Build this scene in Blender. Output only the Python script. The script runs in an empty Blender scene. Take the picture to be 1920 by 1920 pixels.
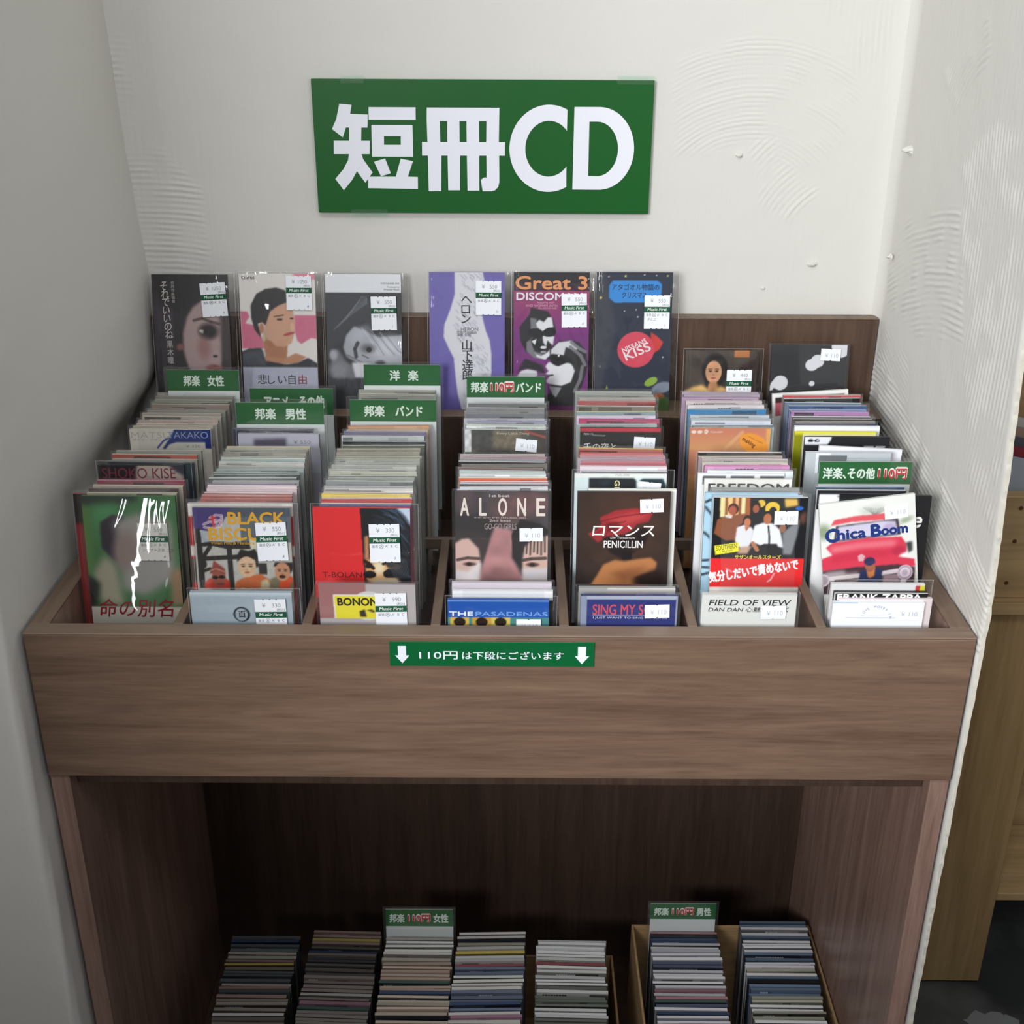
import bpy, math, random
import numpy as np
from mathutils import Vector, Matrix
random.seed(7)
C = bpy.context.scene.collection
SC = bpy.context.scene
Z0 = 0.9                      # height of the rack's front rim above the floor

# ---------------------------------------------------------------- camera
cam = bpy.data.cameras.new('camera'); camo = bpy.data.objects.new('camera', cam); C.objects.link(camo)
cam.sensor_width = 36.0; cam.lens = 36.0 * 2307.05 / 1920.0; cam.clip_start = 0.02
pit, yaw, rol = 0.4317, 0.0012, 0.0047
Fv = Vector((-math.sin(yaw)*math.cos(pit), math.cos(yaw)*math.cos(pit), -math.sin(pit)))
Rv = Vector((math.cos(yaw), math.sin(yaw), 0)); Uv = Rv.cross(Fv)
R2 = Rv*math.cos(rol) + Uv*math.sin(rol); U2 = -Rv*math.sin(rol) + Uv*math.cos(rol)
camo.matrix_world = Matrix(((R2.x, U2.x, -Fv.x, 0.0118), (R2.y, U2.y, -Fv.y, -0.9553), (R2.z, U2.z, -Fv.z, 0.5622+Z0), (0, 0, 0, 1)))
SC.camera = camo

# ---------------------------------------------------------------- light and exposure
w = bpy.data.worlds.new('world'); SC.world = w; w.use_nodes = True
bg = w.node_tree.nodes['Background']; bg.inputs[0].default_value = (0.95, 0.96, 1.0, 1); bg.inputs[1].default_value = 0.28
def area(name, loc, target, sx, sy, power, col):
    l = bpy.data.lights.new(name, 'AREA'); l.shape = 'RECTANGLE'; l.size = sx; l.size_y = sy; l.energy = power; l.color = col
    o = bpy.data.objects.new(name, l); C.objects.link(o); o.location = loc
    o.rotation_euler = (Vector(target)-Vector(loc)).to_track_quat('-Z', 'Y').to_euler()
    return o
area('window_light', (-1.25, -2.35, 1.95), (0.1, 0.2, 1.05), 1.1, 0.75, 82, (0.96, 0.98, 1.0))
area('ceiling_light', (0.0, -1.6, 3.2), (0.1, 0.2, 1.1), 1.6, 0.5, 20, (0.96, 0.98, 1.0))
area('side_fill_light', (1.5, -2.6, 2.0), (-.3, 0.3, 1.2), 0.8, 0.8, 9, (0.98, 0.985, 1.0))  # added fill with no known source, lifts the left wall and left singles
SC.view_settings.view_transform = 'Standard'; SC.view_settings.look = 'None'
SC.view_settings.gamma = 1.0; SC.view_settings.exposure = 0.20; SC.view_settings.use_curve_mapping = False
SC.cycles.transparent_max_bounces = 48; SC.cycles.max_bounces = 10
SC.cycles.caustics_reflective = False; SC.cycles.caustics_refractive = False

# ---------------------------------------------------------------- helpers
def lin(c):
    if isinstance(c, str): c = tuple(int(c[i:i+2], 16) for i in (0, 2, 4))
    c = np.asarray(c, float)/255.0
    return np.where(c <= 0.04045, c/12.92, ((c+0.055)/1.055)**2.4)
def l4(c): return tuple(lin(c)) + (1.0,)
def new_mat(name):
    m = bpy.data.materials.new(name); m.use_nodes = True
    return m, m.node_tree, m.node_tree.nodes['Principled BSDF']
def plain(name, col, rough=0.6, spec=0.3):
    m, t, b = new_mat(name); b.inputs['Base Color'].default_value = l4(col); b.inputs['Roughness'].default_value = rough
    b.inputs['Specular IOR Level'].default_value = spec
    return m
def wood(name, dark, light, scale, rough=0.45, axis='x', bump=0.15, knots=False):
    m, t, b = new_mat(name); n, L = t.nodes, t.links
    tc = n.new('ShaderNodeTexCoord'); mp = n.new('ShaderNodeMapping')
    s = {'x': (0.9, 14, 14), 'z': (14, 14, 0.9), 'y': (14, 0.9, 14)}[axis]
    mp.inputs['Scale'].default_value = tuple(v*scale for v in s)
    L.new(tc.outputs['Object'], mp.inputs[0])
    n1 = n.new('ShaderNodeTexNoise'); n1.inputs['Scale'].default_value = 2.2; n1.inputs['Detail'].default_value = 8; n1.inputs['Roughness'].default_value = 0.68
    n1.inputs['Distortion'].default_value = 0.6
    n2 = n.new('ShaderNodeTexNoise'); n2.inputs['Scale'].default_value = 14; n2.inputs['Detail'].default_value = 4
    L.new(mp.outputs[0], n1.inputs[0]); L.new(mp.outputs[0], n2.inputs[0])
    mx = n.new('ShaderNodeMath'); mx.operation = 'MULTIPLY_ADD'; mx.inputs[1].default_value = 0.35
    L.new(n2.outputs[0], mx.inputs[0]); L.new(n1.outputs[0], mx.inputs[2])
    r = n.new('ShaderNodeValToRGB'); r.color_ramp.elements[0].position = 0.45; r.color_ramp.elements[0].color = l4(dark)
    r.color_ramp.elements[1].position = 0.86; r.color_ramp.elements[1].color = l4(light)
    L.new(mx.outputs[0], r.inputs[0])
    out = r.outputs[0]
    if knots:
        v = n.new('ShaderNodeTexVoronoi'); v.inputs['Scale'].default_value = 1.0
        m2 = n.new('ShaderNodeMapping'); m2.inputs['Scale'].default_value = (7, 7, 4.2); L.new(tc.outputs['Object'], m2.inputs[0]); L.new(m2.outputs[0], v.inputs[0])
        r2 = n.new('ShaderNodeValToRGB'); r2.color_ramp.elements[0].position = 0.10; r2.color_ramp.elements[0].color = (0, 0, 0, 1); r2.color_ramp.elements[1].position = 0.16
        L.new(v.outputs['Distance'], r2.inputs[0])
        mm = n.new('ShaderNodeMix'); mm.data_type = 'RGBA'; L.new(r2.outputs[0], mm.inputs[0]); mm.inputs[6].default_value = l4((60, 30, 16)); L.new(out, mm.inputs[7]); out = mm.outputs[2]
    L.new(out, b.inputs['Base Color'])
    b.inputs['Roughness'].default_value = rough; b.inputs['Specular IOR Level'].default_value = 0.35
    bp = n.new('ShaderNodeBump'); bp.inputs['Strength'].default_value = bump; bp.inputs['Distance'].default_value = 0.0006
    L.new(mx.outputs[0], bp.inputs['Height']); L.new(bp.outputs[0], b.inputs['Normal'])
    return m
def plaster(name, col):
    m, t, b = new_mat(name); n, L = t.nodes, t.links
    tc = n.new('ShaderNodeTexCoord')
    n1 = n.new('ShaderNodeTexNoise'); n1.inputs['Scale'].default_value = 90; n1.inputs['Detail'].default_value = 6; L.new(tc.outputs['Object'], n1.inputs[0])
    mp = n.new('ShaderNodeMapping'); mp.inputs['Scale'].default_value = (160, 160, 9); L.new(tc.outputs['Object'], mp.inputs[0])
    n2 = n.new('ShaderNodeTexNoise'); n2.inputs['Scale'].default_value = 1.6; n2.inputs['Detail'].default_value = 3; L.new(mp.outputs[0], n2.inputs[0])
    ad = n.new('ShaderNodeMath'); ad.operation = 'MULTIPLY_ADD'; ad.inputs[1].default_value = 0.5; L.new(n2.outputs[0], ad.inputs[0]); L.new(n1.outputs[0], ad.inputs[2])
    bp = n.new('ShaderNodeBump'); bp.inputs['Strength'].default_value = 0.35; bp.inputs['Distance'].default_value = 0.0009
    L.new(ad.outputs[0], bp.inputs['Height']); L.new(bp.outputs[0], b.inputs['Normal'])
    b.inputs['Base Color'].default_value = l4(col); b.inputs['Roughness'].default_value = 0.85; b.inputs['Specular IOR Level'].default_value = 0.15
    return m
def print_mat(name, rough, spec):
    m, t, b = new_mat(name); a = t.nodes.new('ShaderNodeAttribute'); a.attribute_name = 'Col'
    t.links.new(a.outputs['Color'], b.inputs['Base Color']); b.inputs['Roughness'].default_value = rough; b.inputs['Specular IOR Level'].default_value = spec
    return m
def clear(name, haze, rough, gloss, wrinkle, tint=(1, 1, 1)):
    m = bpy.data.materials.new(name); m.use_nodes = True; t = m.node_tree; n, L = t.nodes, t.links
    n.remove(n['Principled BSDF']); out = n['Material Output']
    tr = n.new('ShaderNodeBsdfTransparent'); tr.inputs[0].default_value = (0.985*tint[0], 0.985*tint[1], 0.985*tint[2], 1)
    df = n.new('ShaderNodeBsdfDiffuse'); df.inputs[0].default_value = (0.9, 0.92, 0.93, 1)
    gl = n.new('ShaderNodeBsdfGlossy'); gl.inputs['Roughness'].default_value = rough
    lw = n.new('ShaderNodeFresnel'); ge = n.new('ShaderNodeNewGeometry'); io = n.new('ShaderNodeMath'); io.operation = 'MULTIPLY_ADD'
    io.inputs[1].default_value = 1/1.5-1.5; io.inputs[2].default_value = 1.5; L.new(ge.outputs['Backfacing'], io.inputs[0]); L.new(io.outputs[0], lw.inputs[0])   # a thin film: same reflectance from both sides
    mu = n.new('ShaderNodeMath'); mu.operation = 'MULTIPLY'; mu.inputs[1].default_value = gloss; mu.use_clamp = True; L.new(lw.outputs[0], mu.inputs[0])
    m1 = n.new('ShaderNodeMixShader'); m1.inputs[0].default_value = haze; L.new(tr.outputs[0], m1.inputs[1]); L.new(df.outputs[0], m1.inputs[2])
    m2 = n.new('ShaderNodeMixShader'); L.new(mu.outputs[0], m2.inputs[0]); L.new(m1.outputs[0], m2.inputs[1]); L.new(gl.outputs[0], m2.inputs[2])
    L.new(m2.outputs[0], out.inputs[0])
    if wrinkle:
        tc = n.new('ShaderNodeTexCoord'); oi = n.new('ShaderNodeObjectInfo')
        ad = n.new('ShaderNodeVectorMath'); ad.operation = 'ADD'; L.new(tc.outputs['Object'], ad.inputs[0]); L.new(oi.outputs['Random'], ad.inputs[1])
        mp = n.new('ShaderNodeMapping'); mp.inputs['Scale'].default_value = (26, 8, 12); L.new(ad.outputs[0], mp.inputs[0])
        ns = n.new('ShaderNodeTexNoise'); ns.inputs['Scale'].default_value = 1.0; ns.inputs['Detail'].default_value = 2.0; ns.inputs['Distortion'].default_value = 1.2; L.new(mp.outputs[0], ns.inputs[0])
        bp = n.new('ShaderNodeBump'); bp.inputs['Strength'].default_value = wrinkle; bp.inputs['Distance'].default_value = 0.004
        L.new(ns.outputs[0], bp.inputs['Height']); L.new(bp.outputs[0], gl.inputs['Normal']); L.new(bp.outputs[0], lw.inputs['Normal'])
    return m
M = dict(
    plaster=plaster('plaster', (215, 213, 207)), plaster_edge=plaster('plaster_edge', (205, 200, 186)),
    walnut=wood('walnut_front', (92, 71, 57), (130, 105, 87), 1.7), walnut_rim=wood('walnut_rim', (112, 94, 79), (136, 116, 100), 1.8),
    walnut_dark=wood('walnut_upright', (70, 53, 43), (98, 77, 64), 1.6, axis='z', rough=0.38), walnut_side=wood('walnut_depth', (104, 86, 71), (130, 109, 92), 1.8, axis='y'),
    walnut_lit=wood('walnut_lit', (110, 86, 75), (158, 128, 115), 1.6, axis='z', rough=0.32),  # side panel walnut, lightened to stand in for light on the inner faces
    walnut_shaded=wood('walnut_shaded', (60, 46, 38), (84, 66, 56), 1.6, axis='z'),  # same walnut darkened to stand in for the shade of the lower bay
    pine=wood('pine_upright', (132, 106, 68), (170, 142, 100), 0.8, axis='z', rough=0.6, knots=True), pine_h=wood('pine_board', (140, 114, 76), (180, 152, 110), 0.8, axis='x', rough=0.6),
    card=wood('cardboard', (150, 120, 82), (178, 146, 104), 3, rough=0.85, bump=0.05),
    ink=print_mat('printed_card', 0.42, 0.4), paper=print_mat('label_paper', 0.6, 0.25), sign=print_mat('laminated_sign', 0.30, 0.4),
    sleeve=clear('clear_sleeve', 0.006, 0.04, 1.0, 0.62), thin=clear('stack_sleeve', 0.03, 0.10, 0.9, 0.3), haze=clear('sleeve_fold', 0.22, 0.15, 1.0, 0.3),
    lam=clear('laminate', 0.02, 0.06, 1.0, 0.1), case=clear('crystal_case', 0.02, 0.04, 1.0, 0.0), tape=clear('clear_tape', 0.02, 0.3, 0.4, 0.0, (0.93, 1, 0.95)),
)
class MB:
    def __init__(s): s.V, s.F, s.K = [], [], []; s.n = 0
    def add(s, v, f, col=None):
        v = np.asarray(v, float).reshape(-1, 3); b = s.n; s.V.append(v); s.n += len(v)
        s.F += [tuple(int(i)+b for i in q) for q in f]
        k = np.ones((len(v), 4))
        if col is not None:
            col = lin(col) if isinstance(col, (str, tuple)) else np.asarray(col)
            k[:, :3] = col
        s.K.append(k)
    def box(s, x0, x1, y0, y1, z0, z1, col=None, bev=0.0):
        if bev:
            return s.bbox(x0, x1, y0, y1, z0, z1, col, bev)
        v = [(x, y, z) for z in (z0, z1) for y in (y0, y1) for x in (x0, x1)]
        s.add(v, [(0, 2, 3, 1), (4, 5, 7, 6), (0, 1, 5, 4), (1, 3, 7, 5), (3, 2, 6, 7), (2, 0, 4, 6)], col)
    def bbox(s, x0, x1, y0, y1, z0, z1, col, b):
        xs, ys, zs = (x0, x1), (y0, y1), (z0, z1); v = []; idx = {}
        for i in (0, 1):
            for j in (0, 1):
                for k in (0, 1):
                    dx, dy, dz = (b if i == 0 else -b), (b if j == 0 else -b), (b if k == 0 else -b)
                    for a, p in enumerate(((xs[i], ys[j]+dy, zs[k]+dz), (xs[i]+dx, ys[j], zs[k]+dz), (xs[i]+dx, ys[j]+dy, zs[k]))):
                        idx[i, j, k, a] = len(v); v.append(p)
        f = []
        for i in (0, 1):
            q = [idx[i, 0, 0, 0], idx[i, 1, 0, 0], idx[i, 1, 1, 0], idx[i, 0, 1, 0]]; f.append(q if i else q[::-1])
            q = [idx[0, i, 0, 1], idx[1, i, 0, 1], idx[1, i, 1, 1], idx[0, i, 1, 1]]; f.append(q if not i else q[::-1])
            q = [idx[0, 0, i, 2], idx[1, 0, i, 2], idx[1, 1, i, 2], idx[0, 1, i, 2]]; f.append(q if i else q[::-1])
        for i in (0, 1):
            for j in (0, 1):
                q = [idx[i, j, 0, 0], idx[i, j, 0, 1], idx[i, j, 1, 1], idx[i, j, 1, 0]]; f.append(q if (i != j) else q[::-1])
                q = [idx[i, 0, j, 0], idx[i, 0, j, 2], idx[i, 1, j, 2], idx[i, 1, j, 0]]; f.append(q if (i == j) else q[::-1])
                q = [idx[0, i, j, 1], idx[0, i, j, 2], idx[1, i, j, 2], idx[1, i, j, 1]]; f.append(q if (i != j) else q[::-1])
        for i in (0, 1):
            for j in (0, 1):
                for k in (0, 1):
                    q = [idx[i, j, k, 0], idx[i, j, k, 1], idx[i, j, k, 2]]; f.append(q if (i+j+k) % 2 == 1 else q[::-1])
        s.add(v, f, col)
    def mesh(s, name):
        me = bpy.data.meshes.new(name); V = np.concatenate(s.V) if s.V else np.zeros((0, 3)); K = np.concatenate(s.K)
        me.from_pydata(V.tolist(), [], s.F)
        a = me.color_attributes.new('Col', 'FLOAT_COLOR', 'POINT'); a.data.foreach_set('color', K.astype(np.float32).ravel())
        me.update(); return me
    def obj(s, name, mat, parent=None, smooth=False):
        me = s.mesh(name); return link(me, name, mat, parent, smooth)
def link(me, name, mat, parent=None, smooth=False):
    if not me.materials: me.materials.append(M[mat] if isinstance(mat, str) else mat)
    if smooth: me.polygons.foreach_set('use_smooth', [True]*len(me.polygons))
    o = bpy.data.objects.new(name, me); C.objects.link(o)
    if parent: o.parent = parent
    return o
def tag(o, label=None, cat=None, group=None, kind=None):
    for k, v in (('label', label), ('category', cat), ('group', group), ('kind', kind)):
        if v: o[k] = v
    return o
def empty(name, loc, rot=(0, 0, 0)):
    o = bpy.data.objects.new(name, None); C.objects.link(o); o.location = loc; o.rotation_euler = rot; o.empty_display_size = 0.02
    return o
_T = {}
def glyphs(s, bold=0.0):
    k = (s, bold)
    if k not in _T:
        c = bpy.data.curves.new('lettering', 'FONT'); c.body = s; c.resolution_u = 3; c.offset = bold
        o = bpy.data.objects.new('lettering', c); me = o.to_mesh()
        v = np.array([tuple(q.co[:2]) for q in me.vertices]).reshape(-1, 2); f = [tuple(p.vertices) for p in me.polygons]
        o.to_mesh_clear(); bpy.data.objects.remove(o); bpy.data.curves.remove(c); _T[k] = (v, f)
    return _T[k]
def put_text(mb, s, x, z, size, col, y, w=None, sx=1.0, shear=0.0, rot=0.0, bold=0.0, al='l', vert=False, h=None):
    """lettering on a plane facing -y; x,z in metres; w fits the width, h the height"""
    if vert:
        for i, ch in enumerate(s):
            put_text(mb, ch, x, z-(i+1)*size*1.02, size, col, y, sx=sx, shear=shear, bold=bold)
        return
    if bold:
        b = bold*size*.55; kw = dict(w=w, sx=sx, shear=shear, rot=rot, al=al, h=h)
        for i, (dx, dz) in enumerate(((-b, 0), (b, 0), (0, b), (0, -b))): put_text(mb, s, x+dx, z+dz, size, col, y-.000004*i, **kw)
        return
    v, f = glyphs(s, 0.0)
    if not len(v): return
    v = v.copy(); v[:, 0] -= v[:, 0].min(); W = v[:, 0].max()
    if h: v[:, 1] = (v[:, 1]-v[:, 1].min())/max(1e-6, v[:, 1].max()-v[:, 1].min())*(h/size)
    k = size*sx if not w else w/W
    X = v[:, 0]*k; Z = v[:, 1]*size; X = X+shear*Z
    if al == 'c': X = X-k*W/2
    if al == 'r': X = X-k*W
    c, sn = math.cos(rot), math.sin(rot)
    P = np.stack([x+X*c-Z*sn, np.full(len(X), y), z+X*sn+Z*c], 1)
    mb.add(P, f, col)
def flat_poly(mb, pts, y, col):
    mb.add([(p[0], y, p[1]) for p in pts], [tuple(range(len(pts)))], col)
ORD = 'zero first second third fourth fifth sixth seventh eighth ninth tenth eleventh twelfth thirteenth fourteenth fifteenth sixteenth seventeenth eighteenth nineteenth twentieth twenty-first twenty-second twenty-third twenty-fourth twenty-fifth twenty-sixth twenty-seventh twenty-eighth'.split()
def colour_word(h):
    import colorsys
    r, g, b = [int(h[i:i+2], 16)/255 for i in (0, 2, 4)]; H, L_, S = colorsys.rgb_to_hls(r, g, b); H *= 360
    sat = max(r, g, b)-min(r, g, b)
    if sat < 0.055: return 'white' if L_ > .86 else 'pale grey' if L_ > .7 else 'grey' if L_ > .45 else 'dark grey' if L_ > .2 else 'black'
    if sat < 0.14 and L_ > .5:
        return ('cream' if 25 < H < 75 else 'pinkish grey' if (H < 25 or H > 290) else 'bluish grey' if H > 170 else 'greenish grey') if L_ < .86 or sat > .08 else 'white'
    if H < 18 or H > 340: return 'pink' if L_ > .6 else 'red'
    if H < 45: return 'tan' if L_ > .5 else 'brown'
    if H < 75: return 'yellow'
    if H < 160: return 'green'
    if H < 200: return 'teal'
    if H < 255: return 'blue'
    return 'lilac' if L_ > .6 else 'purple' if H < 300 else 'magenta'

# ---------------------------------------------------------------- painted print (vertex colours over a fine grid)
class Art:
    """u runs 0..1 over the card width, v downwards in the same unit"""
    def __init__(s, hv, base, n=104):
        s.n = n; s.hv = hv; W = n*2; H = int(round(n*2*hv)); s.m = H//2; H = s.m*2
        s.u = (np.arange(W)+.5)/W; s.v = (np.arange(H)+.5)/W; s.U, s.Vv = np.meshgrid(s.u, s.v)
        s.I = np.ones((H, W, 3))*np.asarray(hexc(base)); s.o = (0, 0, 1.0, 1.0)
    def map(s, x0, y0, sx, sy=None): s.o = (x0, y0, sx, sy or sx)
    def P(s, p): return ((p[0]-s.o[0])/s.o[2], (p[1]-s.o[1])/s.o[3])
    def _bl(s, m, soft):
        if soft <= 0: return m
        k = max(1, int(soft*s.n*2)); ker = np.ones(2*k+1)/(2*k+1)
        for _ in range(2):
            p = np.pad(m, ((k, k), (k, k)), 'edge')
            m = np.apply_along_axis(lambda r: np.convolve(r, ker, 'valid'), 0, p); m = np.apply_along_axis(lambda r: np.convolve(r, ker, 'valid'), 1, m)
        return m
    def mix(s, m, col, a=1.0):
        m = (m*a)[..., None]; s.I = s.I*(1-m)+m*np.asarray(hexc(col)); return s
    def poly(s, pts, col, soft=0.0, a=1.0):
        q = [s.P(p) for p in pts]; m = np.zeros_like(s.U, bool); j = len(q)-1
        for i in range(len(q)):
            (x1, y1), (x2, y2) = q[i], q[j]; j = i
            if y1 == y2: continue
            m ^= ((y1 > s.Vv) != (y2 > s.Vv)) & (s.U < (x2-x1)*(s.Vv-y1)/(y2-y1)+x1)
        return s.mix(s._bl(m.astype(float), soft), col, a)
    def ell(s, cx, cy, rx, ry, col, rot=0.0, soft=0.0, a=1.0):
        cx, cy = s.P((cx, cy)); rx /= s.o[2]; ry /= s.o[3]; c, n = math.cos(rot), math.sin(rot); x = s.U-cx; y = s.Vv-cy
        d = np.sqrt(((x*c+y*n)/rx)**2+((-x*n+y*c)/ry)**2)
        return s.mix(np.clip((1-d)/max(soft, .02)+.5, 0, 1), col, a)
    def rect(s, x0, y0, x1, y1, col, a=1.0): return s.poly([(x0, y0), (x1, y0), (x1, y1), (x0, y1)], col, 0, a)
    def line(s, pts, w, col, a=1.0):
        w = w/s.o[2]
        for p, q in zip(pts[:-1], pts[1:]):
            (x1, y1), (x2, y2) = s.P(p), s.P(q); dx, dy = x2-x1, y2-y1
            t = np.clip(((s.U-x1)*dx+(s.Vv-y1)*dy)/max(dx*dx+dy*dy, 1e-9), 0, 1)
            d = np.hypot(s.U-x1-t*dx, s.Vv-y1-t*dy); s.mix(np.clip((w/2-d)*s.n*2+.5, 0, 1), col, a)
        return s
    def grad(s, y0, y1, c0, c1, x0=-1e9, x1=1e9):
        v0, v1 = s.P((0, y0))[1], s.P((0, y1))[1]; a, b = s.P((x0, 0))[0], s.P((x1, 0))[0]
        t = np.clip((s.Vv-v0)/(v1-v0), 0, 1)[..., None]; col = np.asarray(hexc(c0))*(1-t)+np.asarray(hexc(c1))*t
        m = ((s.Vv >= v0) & (s.Vv <= v1) & (s.U >= a) & (s.U <= b))[..., None]; s.I = np.where(m, col, s.I); return s
    def noise(s, amp, sc, seed=0):
        r = np.random.RandomState(seed); g = r.rand(int(s.hv*sc)+3, int(sc)+3); y = s.Vv*sc; x = s.U*sc; i = y.astype(int); j = x.astype(int); fy = y-i; fx = x-j
        fy = fy*fy*(3-2*fy); fx = fx*fx*(3-2*fx)
        nz = g[i, j]*(1-fy)*(1-fx)+g[i+1, j]*fy*(1-fx)+g[i, j+1]*(1-fy)*fx+g[i+1, j+1]*fy*fx
        s.I = np.clip(s.I*(1+amp*(nz-.5)[..., None]*2), 0, 255); return s
    def out(s):
        I = s.I.reshape(s.m, 2, s.n, 2, 3).mean((1, 3)); return lin(I)
def hexc(c): return tuple(int(c[i:i+2], 16) for i in (0, 2, 4)) if isinstance(c, str) else c

# ================================================================ the setting
def hash_noise(x, y, seed):
    r = np.random.RandomState(seed); G = r.rand(256, 256); i = np.floor(x).astype(int); j = np.floor(y).astype(int); fx = x-i; fy = y-j
    fx = fx*fx*(3-2*fx); fy = fy*fy*(3-2*fy); g = lambda a, b: G[a % 256, b % 256]
    return g(i, j)*(1-fx)*(1-fy)+g(i+1, j)*fx*(1-fy)+g(i, j+1)*(1-fx)*fy+g(i+1, j+1)*fx*fy
def in_poly(A, B, pts):
    m = np.zeros_like(A, bool); j = len(pts)-1
    for i in range(len(pts)):
        (x1, y1), (x2, y2) = pts[i], pts[j]; j = i
        if y1 != y2: m ^= ((y1 > B) != (y2 > B)) & (A < (x2-x1)*(B-y1)/(y2-y1)+x1)
    return m
def soften(m, k):
    m = m.astype(float)
    for ax in (0, 1):
        acc = np.zeros_like(m)
        for d in range(-k, k+1): acc += np.roll(m, d, ax)
        m = acc/(2*k+1)
    return m
def trowel(A, B, patches, seed):
    """plaster relief: combed trowel strokes (arcs about a centre) inside patches, fine vertical streaks, lumps"""
    h = (hash_noise(A*420, B*9, seed)-.5)*0.00013+(hash_noise(A*9, B*9, seed+1)-.5)*0.0012+(hash_noise(A*40, B*40, seed+2)-.5)*0.0004
    for n, (pts, cx, cy, sp, amp) in enumerate(patches):
        wob = (hash_noise(A*30, B*30, seed+5+n)-.5)*0.0022
        r = np.hypot(A-cx, B-cy)+wob; ph = r/sp
        ridge = np.abs(np.sin(ph*math.pi))**5
        row = hash_noise(np.floor(ph)*3.7, A*0+n*7.3, seed+20)
        brk = np.clip(hash_noise(A*45, B*45, seed+30+n)*2.2-.5, .15, 1)
        m = soften(in_poly(A, B, pts), 3)
        h = h*(1-.3*m)+m*ridge*amp*1.45*(.4+.9*row)*brk
    return h
def relief(name, A, B, fn, matn, flip=False):
    nb, na = A.shape; mb = MB()
    idx = np.arange(na*nb).reshape(nb, na); q = np.stack([idx[:-1, :-1], idx[:-1, 1:], idx[1:, 1:], idx[1:, :-1]], -1).reshape(-1, 4)
    if flip: q = q[:, ::-1]
    me = bpy.data.meshes.new(name); P = fn(A, B).reshape(-1, 3)
    me.vertices.add(len(P)); me.vertices.foreach_set('co', P.astype(np.float32).ravel())
    me.loops.add(len(q)*4); me.loops.foreach_set('vertex_index', q.ravel().astype(np.int32))
    me.polygons.add(len(q)); me.polygons.foreach_set('loop_start', np.arange(0, len(q)*4, 4, dtype=np.int32)); me.polygons.foreach_set('loop_total', np.full(len(q), 4, np.int32))
    me.update(calc_edges=True); me.validate()
    return tag(link(me, name, matn, None, True), kind='structure')
YB = 0.4353
# back wall: x by z
A, B = np.meshgrid(np.arange(-.475, .4551, .0016), np.concatenate([np.arange(-.9, .12, .06), np.arange(.12, .60, .0016), np.arange(.60, 1.5, .05)]))
PB = [([(.18, .43), (.184, .35), (.27, .372), (.335, .325), (.40, .40), (.36, .455), (.27, .485), (.18, .45)], .272, .27, .0048, .0008),
      ([(.268, .372), (.30, .368), (.35, .315), (.315, .283), (.285, .30)], .385, .25, .0058, .0009),
      ([(-.44, .362), (-.378, .358), (-.338, .315), (-.338, .212), (-.44, .212)], -.42, -.5, .0062, .0009),
      ([(-.44, .49), (-.404, .49), (-.398, .385), (-.44, .385)], -.43, -.4, .0066, .0008),
      ([(.33, .52), (.42, .52), (.40, .43), (.35, .45)], 1.2, .50, .0060, .0004),
      ([(-.05, .62), (.17, .62), (.172, .44), (.165, .26), (.20, .24), (.26, .30), (.24, .36), (.16, .35), (-.1, .46)], 1.6, .4, .0042, .00022)]
def back_pt(A, B):
    h = trowel(A, B, PB, 11)
    e = np.clip((A-.405)/.035, 0, 1); e2 = np.clip((-.415-A)/.03, 0, 1)           # hand-rounded inner corners
    y = YB-np.clip(h, -.0012, .0042)-e*e*.012-e2*e2*.008
    return np.stack([A, y, B+Z0], -1)
relief('wall_back', A, B, back_pt, 'plaster')
# right wing wall: y by z, inner face
A, B = np.meshgrid(np.arange(0.0, .4401, .0016), np.concatenate([np.arange(-.9, -.02, .02), np.arange(-.02, .56, .0016), np.arange(.56, 1.5, .05)]))
PW = [([(.31, .455), (.25, .425), (.16, .475), (.185, .512)], .115, .33, .0062, .0011),
      ([(.425, .275), (.36, .30), (.192, .345), (.139, .233), (.263, .196), (.40, .20)], .076, -.405, .0062, .0010),
      ([(.207, .385), (.12, .43), (.015, .42), (.01, .10), (.09, .12), (.137, .235), (.19, .345)], .9, .34, .0075, .0008),
      ([(.44, .15), (.34, .125), (.15, .092), (.0, .055), (.0, -.02), (.44, -.02)], .376, -1.12, .0064, .0012),
      ([(.40, .17), (.30, .17), (.28, .12), (.40, .12)], .2, .8, .006, .0006)]
def wing_pt(A, B):
    h = trowel(A, B, PW, 31)
    edge = np.clip((.006-A)/.006, 0, 1)
    x = .4315-np.clip(h, -.0008, .0040)+edge*edge*.002-np.clip((A-.41)/.025, 0, 1)**2*.010
    x = x-.05*np.clip(B-.03, 0, 1)*(1-A/.44)
    x = np.where(B < .0, np.maximum(x, .4292), x)
    y = A+np.where(A < .002, (hash_noise(B*160, B*0, 77)-.5)*.0016, 0)
    return np.stack([x, y, B+Z0], -1)
relief('wall_right', A, B, wing_pt, 'plaster', True)
zz = np.concatenate([np.arange(-.9, .75, .004), [1.5]]); jag = (hash_noise(zz*160, zz*0, 77)-.5)*.0016
mb = MB(); v = []
for i, z in enumerate(zz): tp = .05*max(0, z-.03); v += [(.4325-tp, jag[i]+.0002, z+Z0), (.4358-tp+.0010*hash_noise(np.array([z*90.]), np.array([0.]), 5)[0], jag[i]*.6, z+Z0), (.4358, YB+.012, z+Z0), (.4325, YB+.012, z+Z0)]
n = len(zz); f = [(4*i+k, 4*i+(k+1) % 4, 4*i+4+(k+1) % 4, 4*i+4+k) for i in range(n-1) for k in range(3)]
mb.add(v, f); tag(mb.obj('trim_1', 'plaster_edge'), kind='structure')
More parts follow.
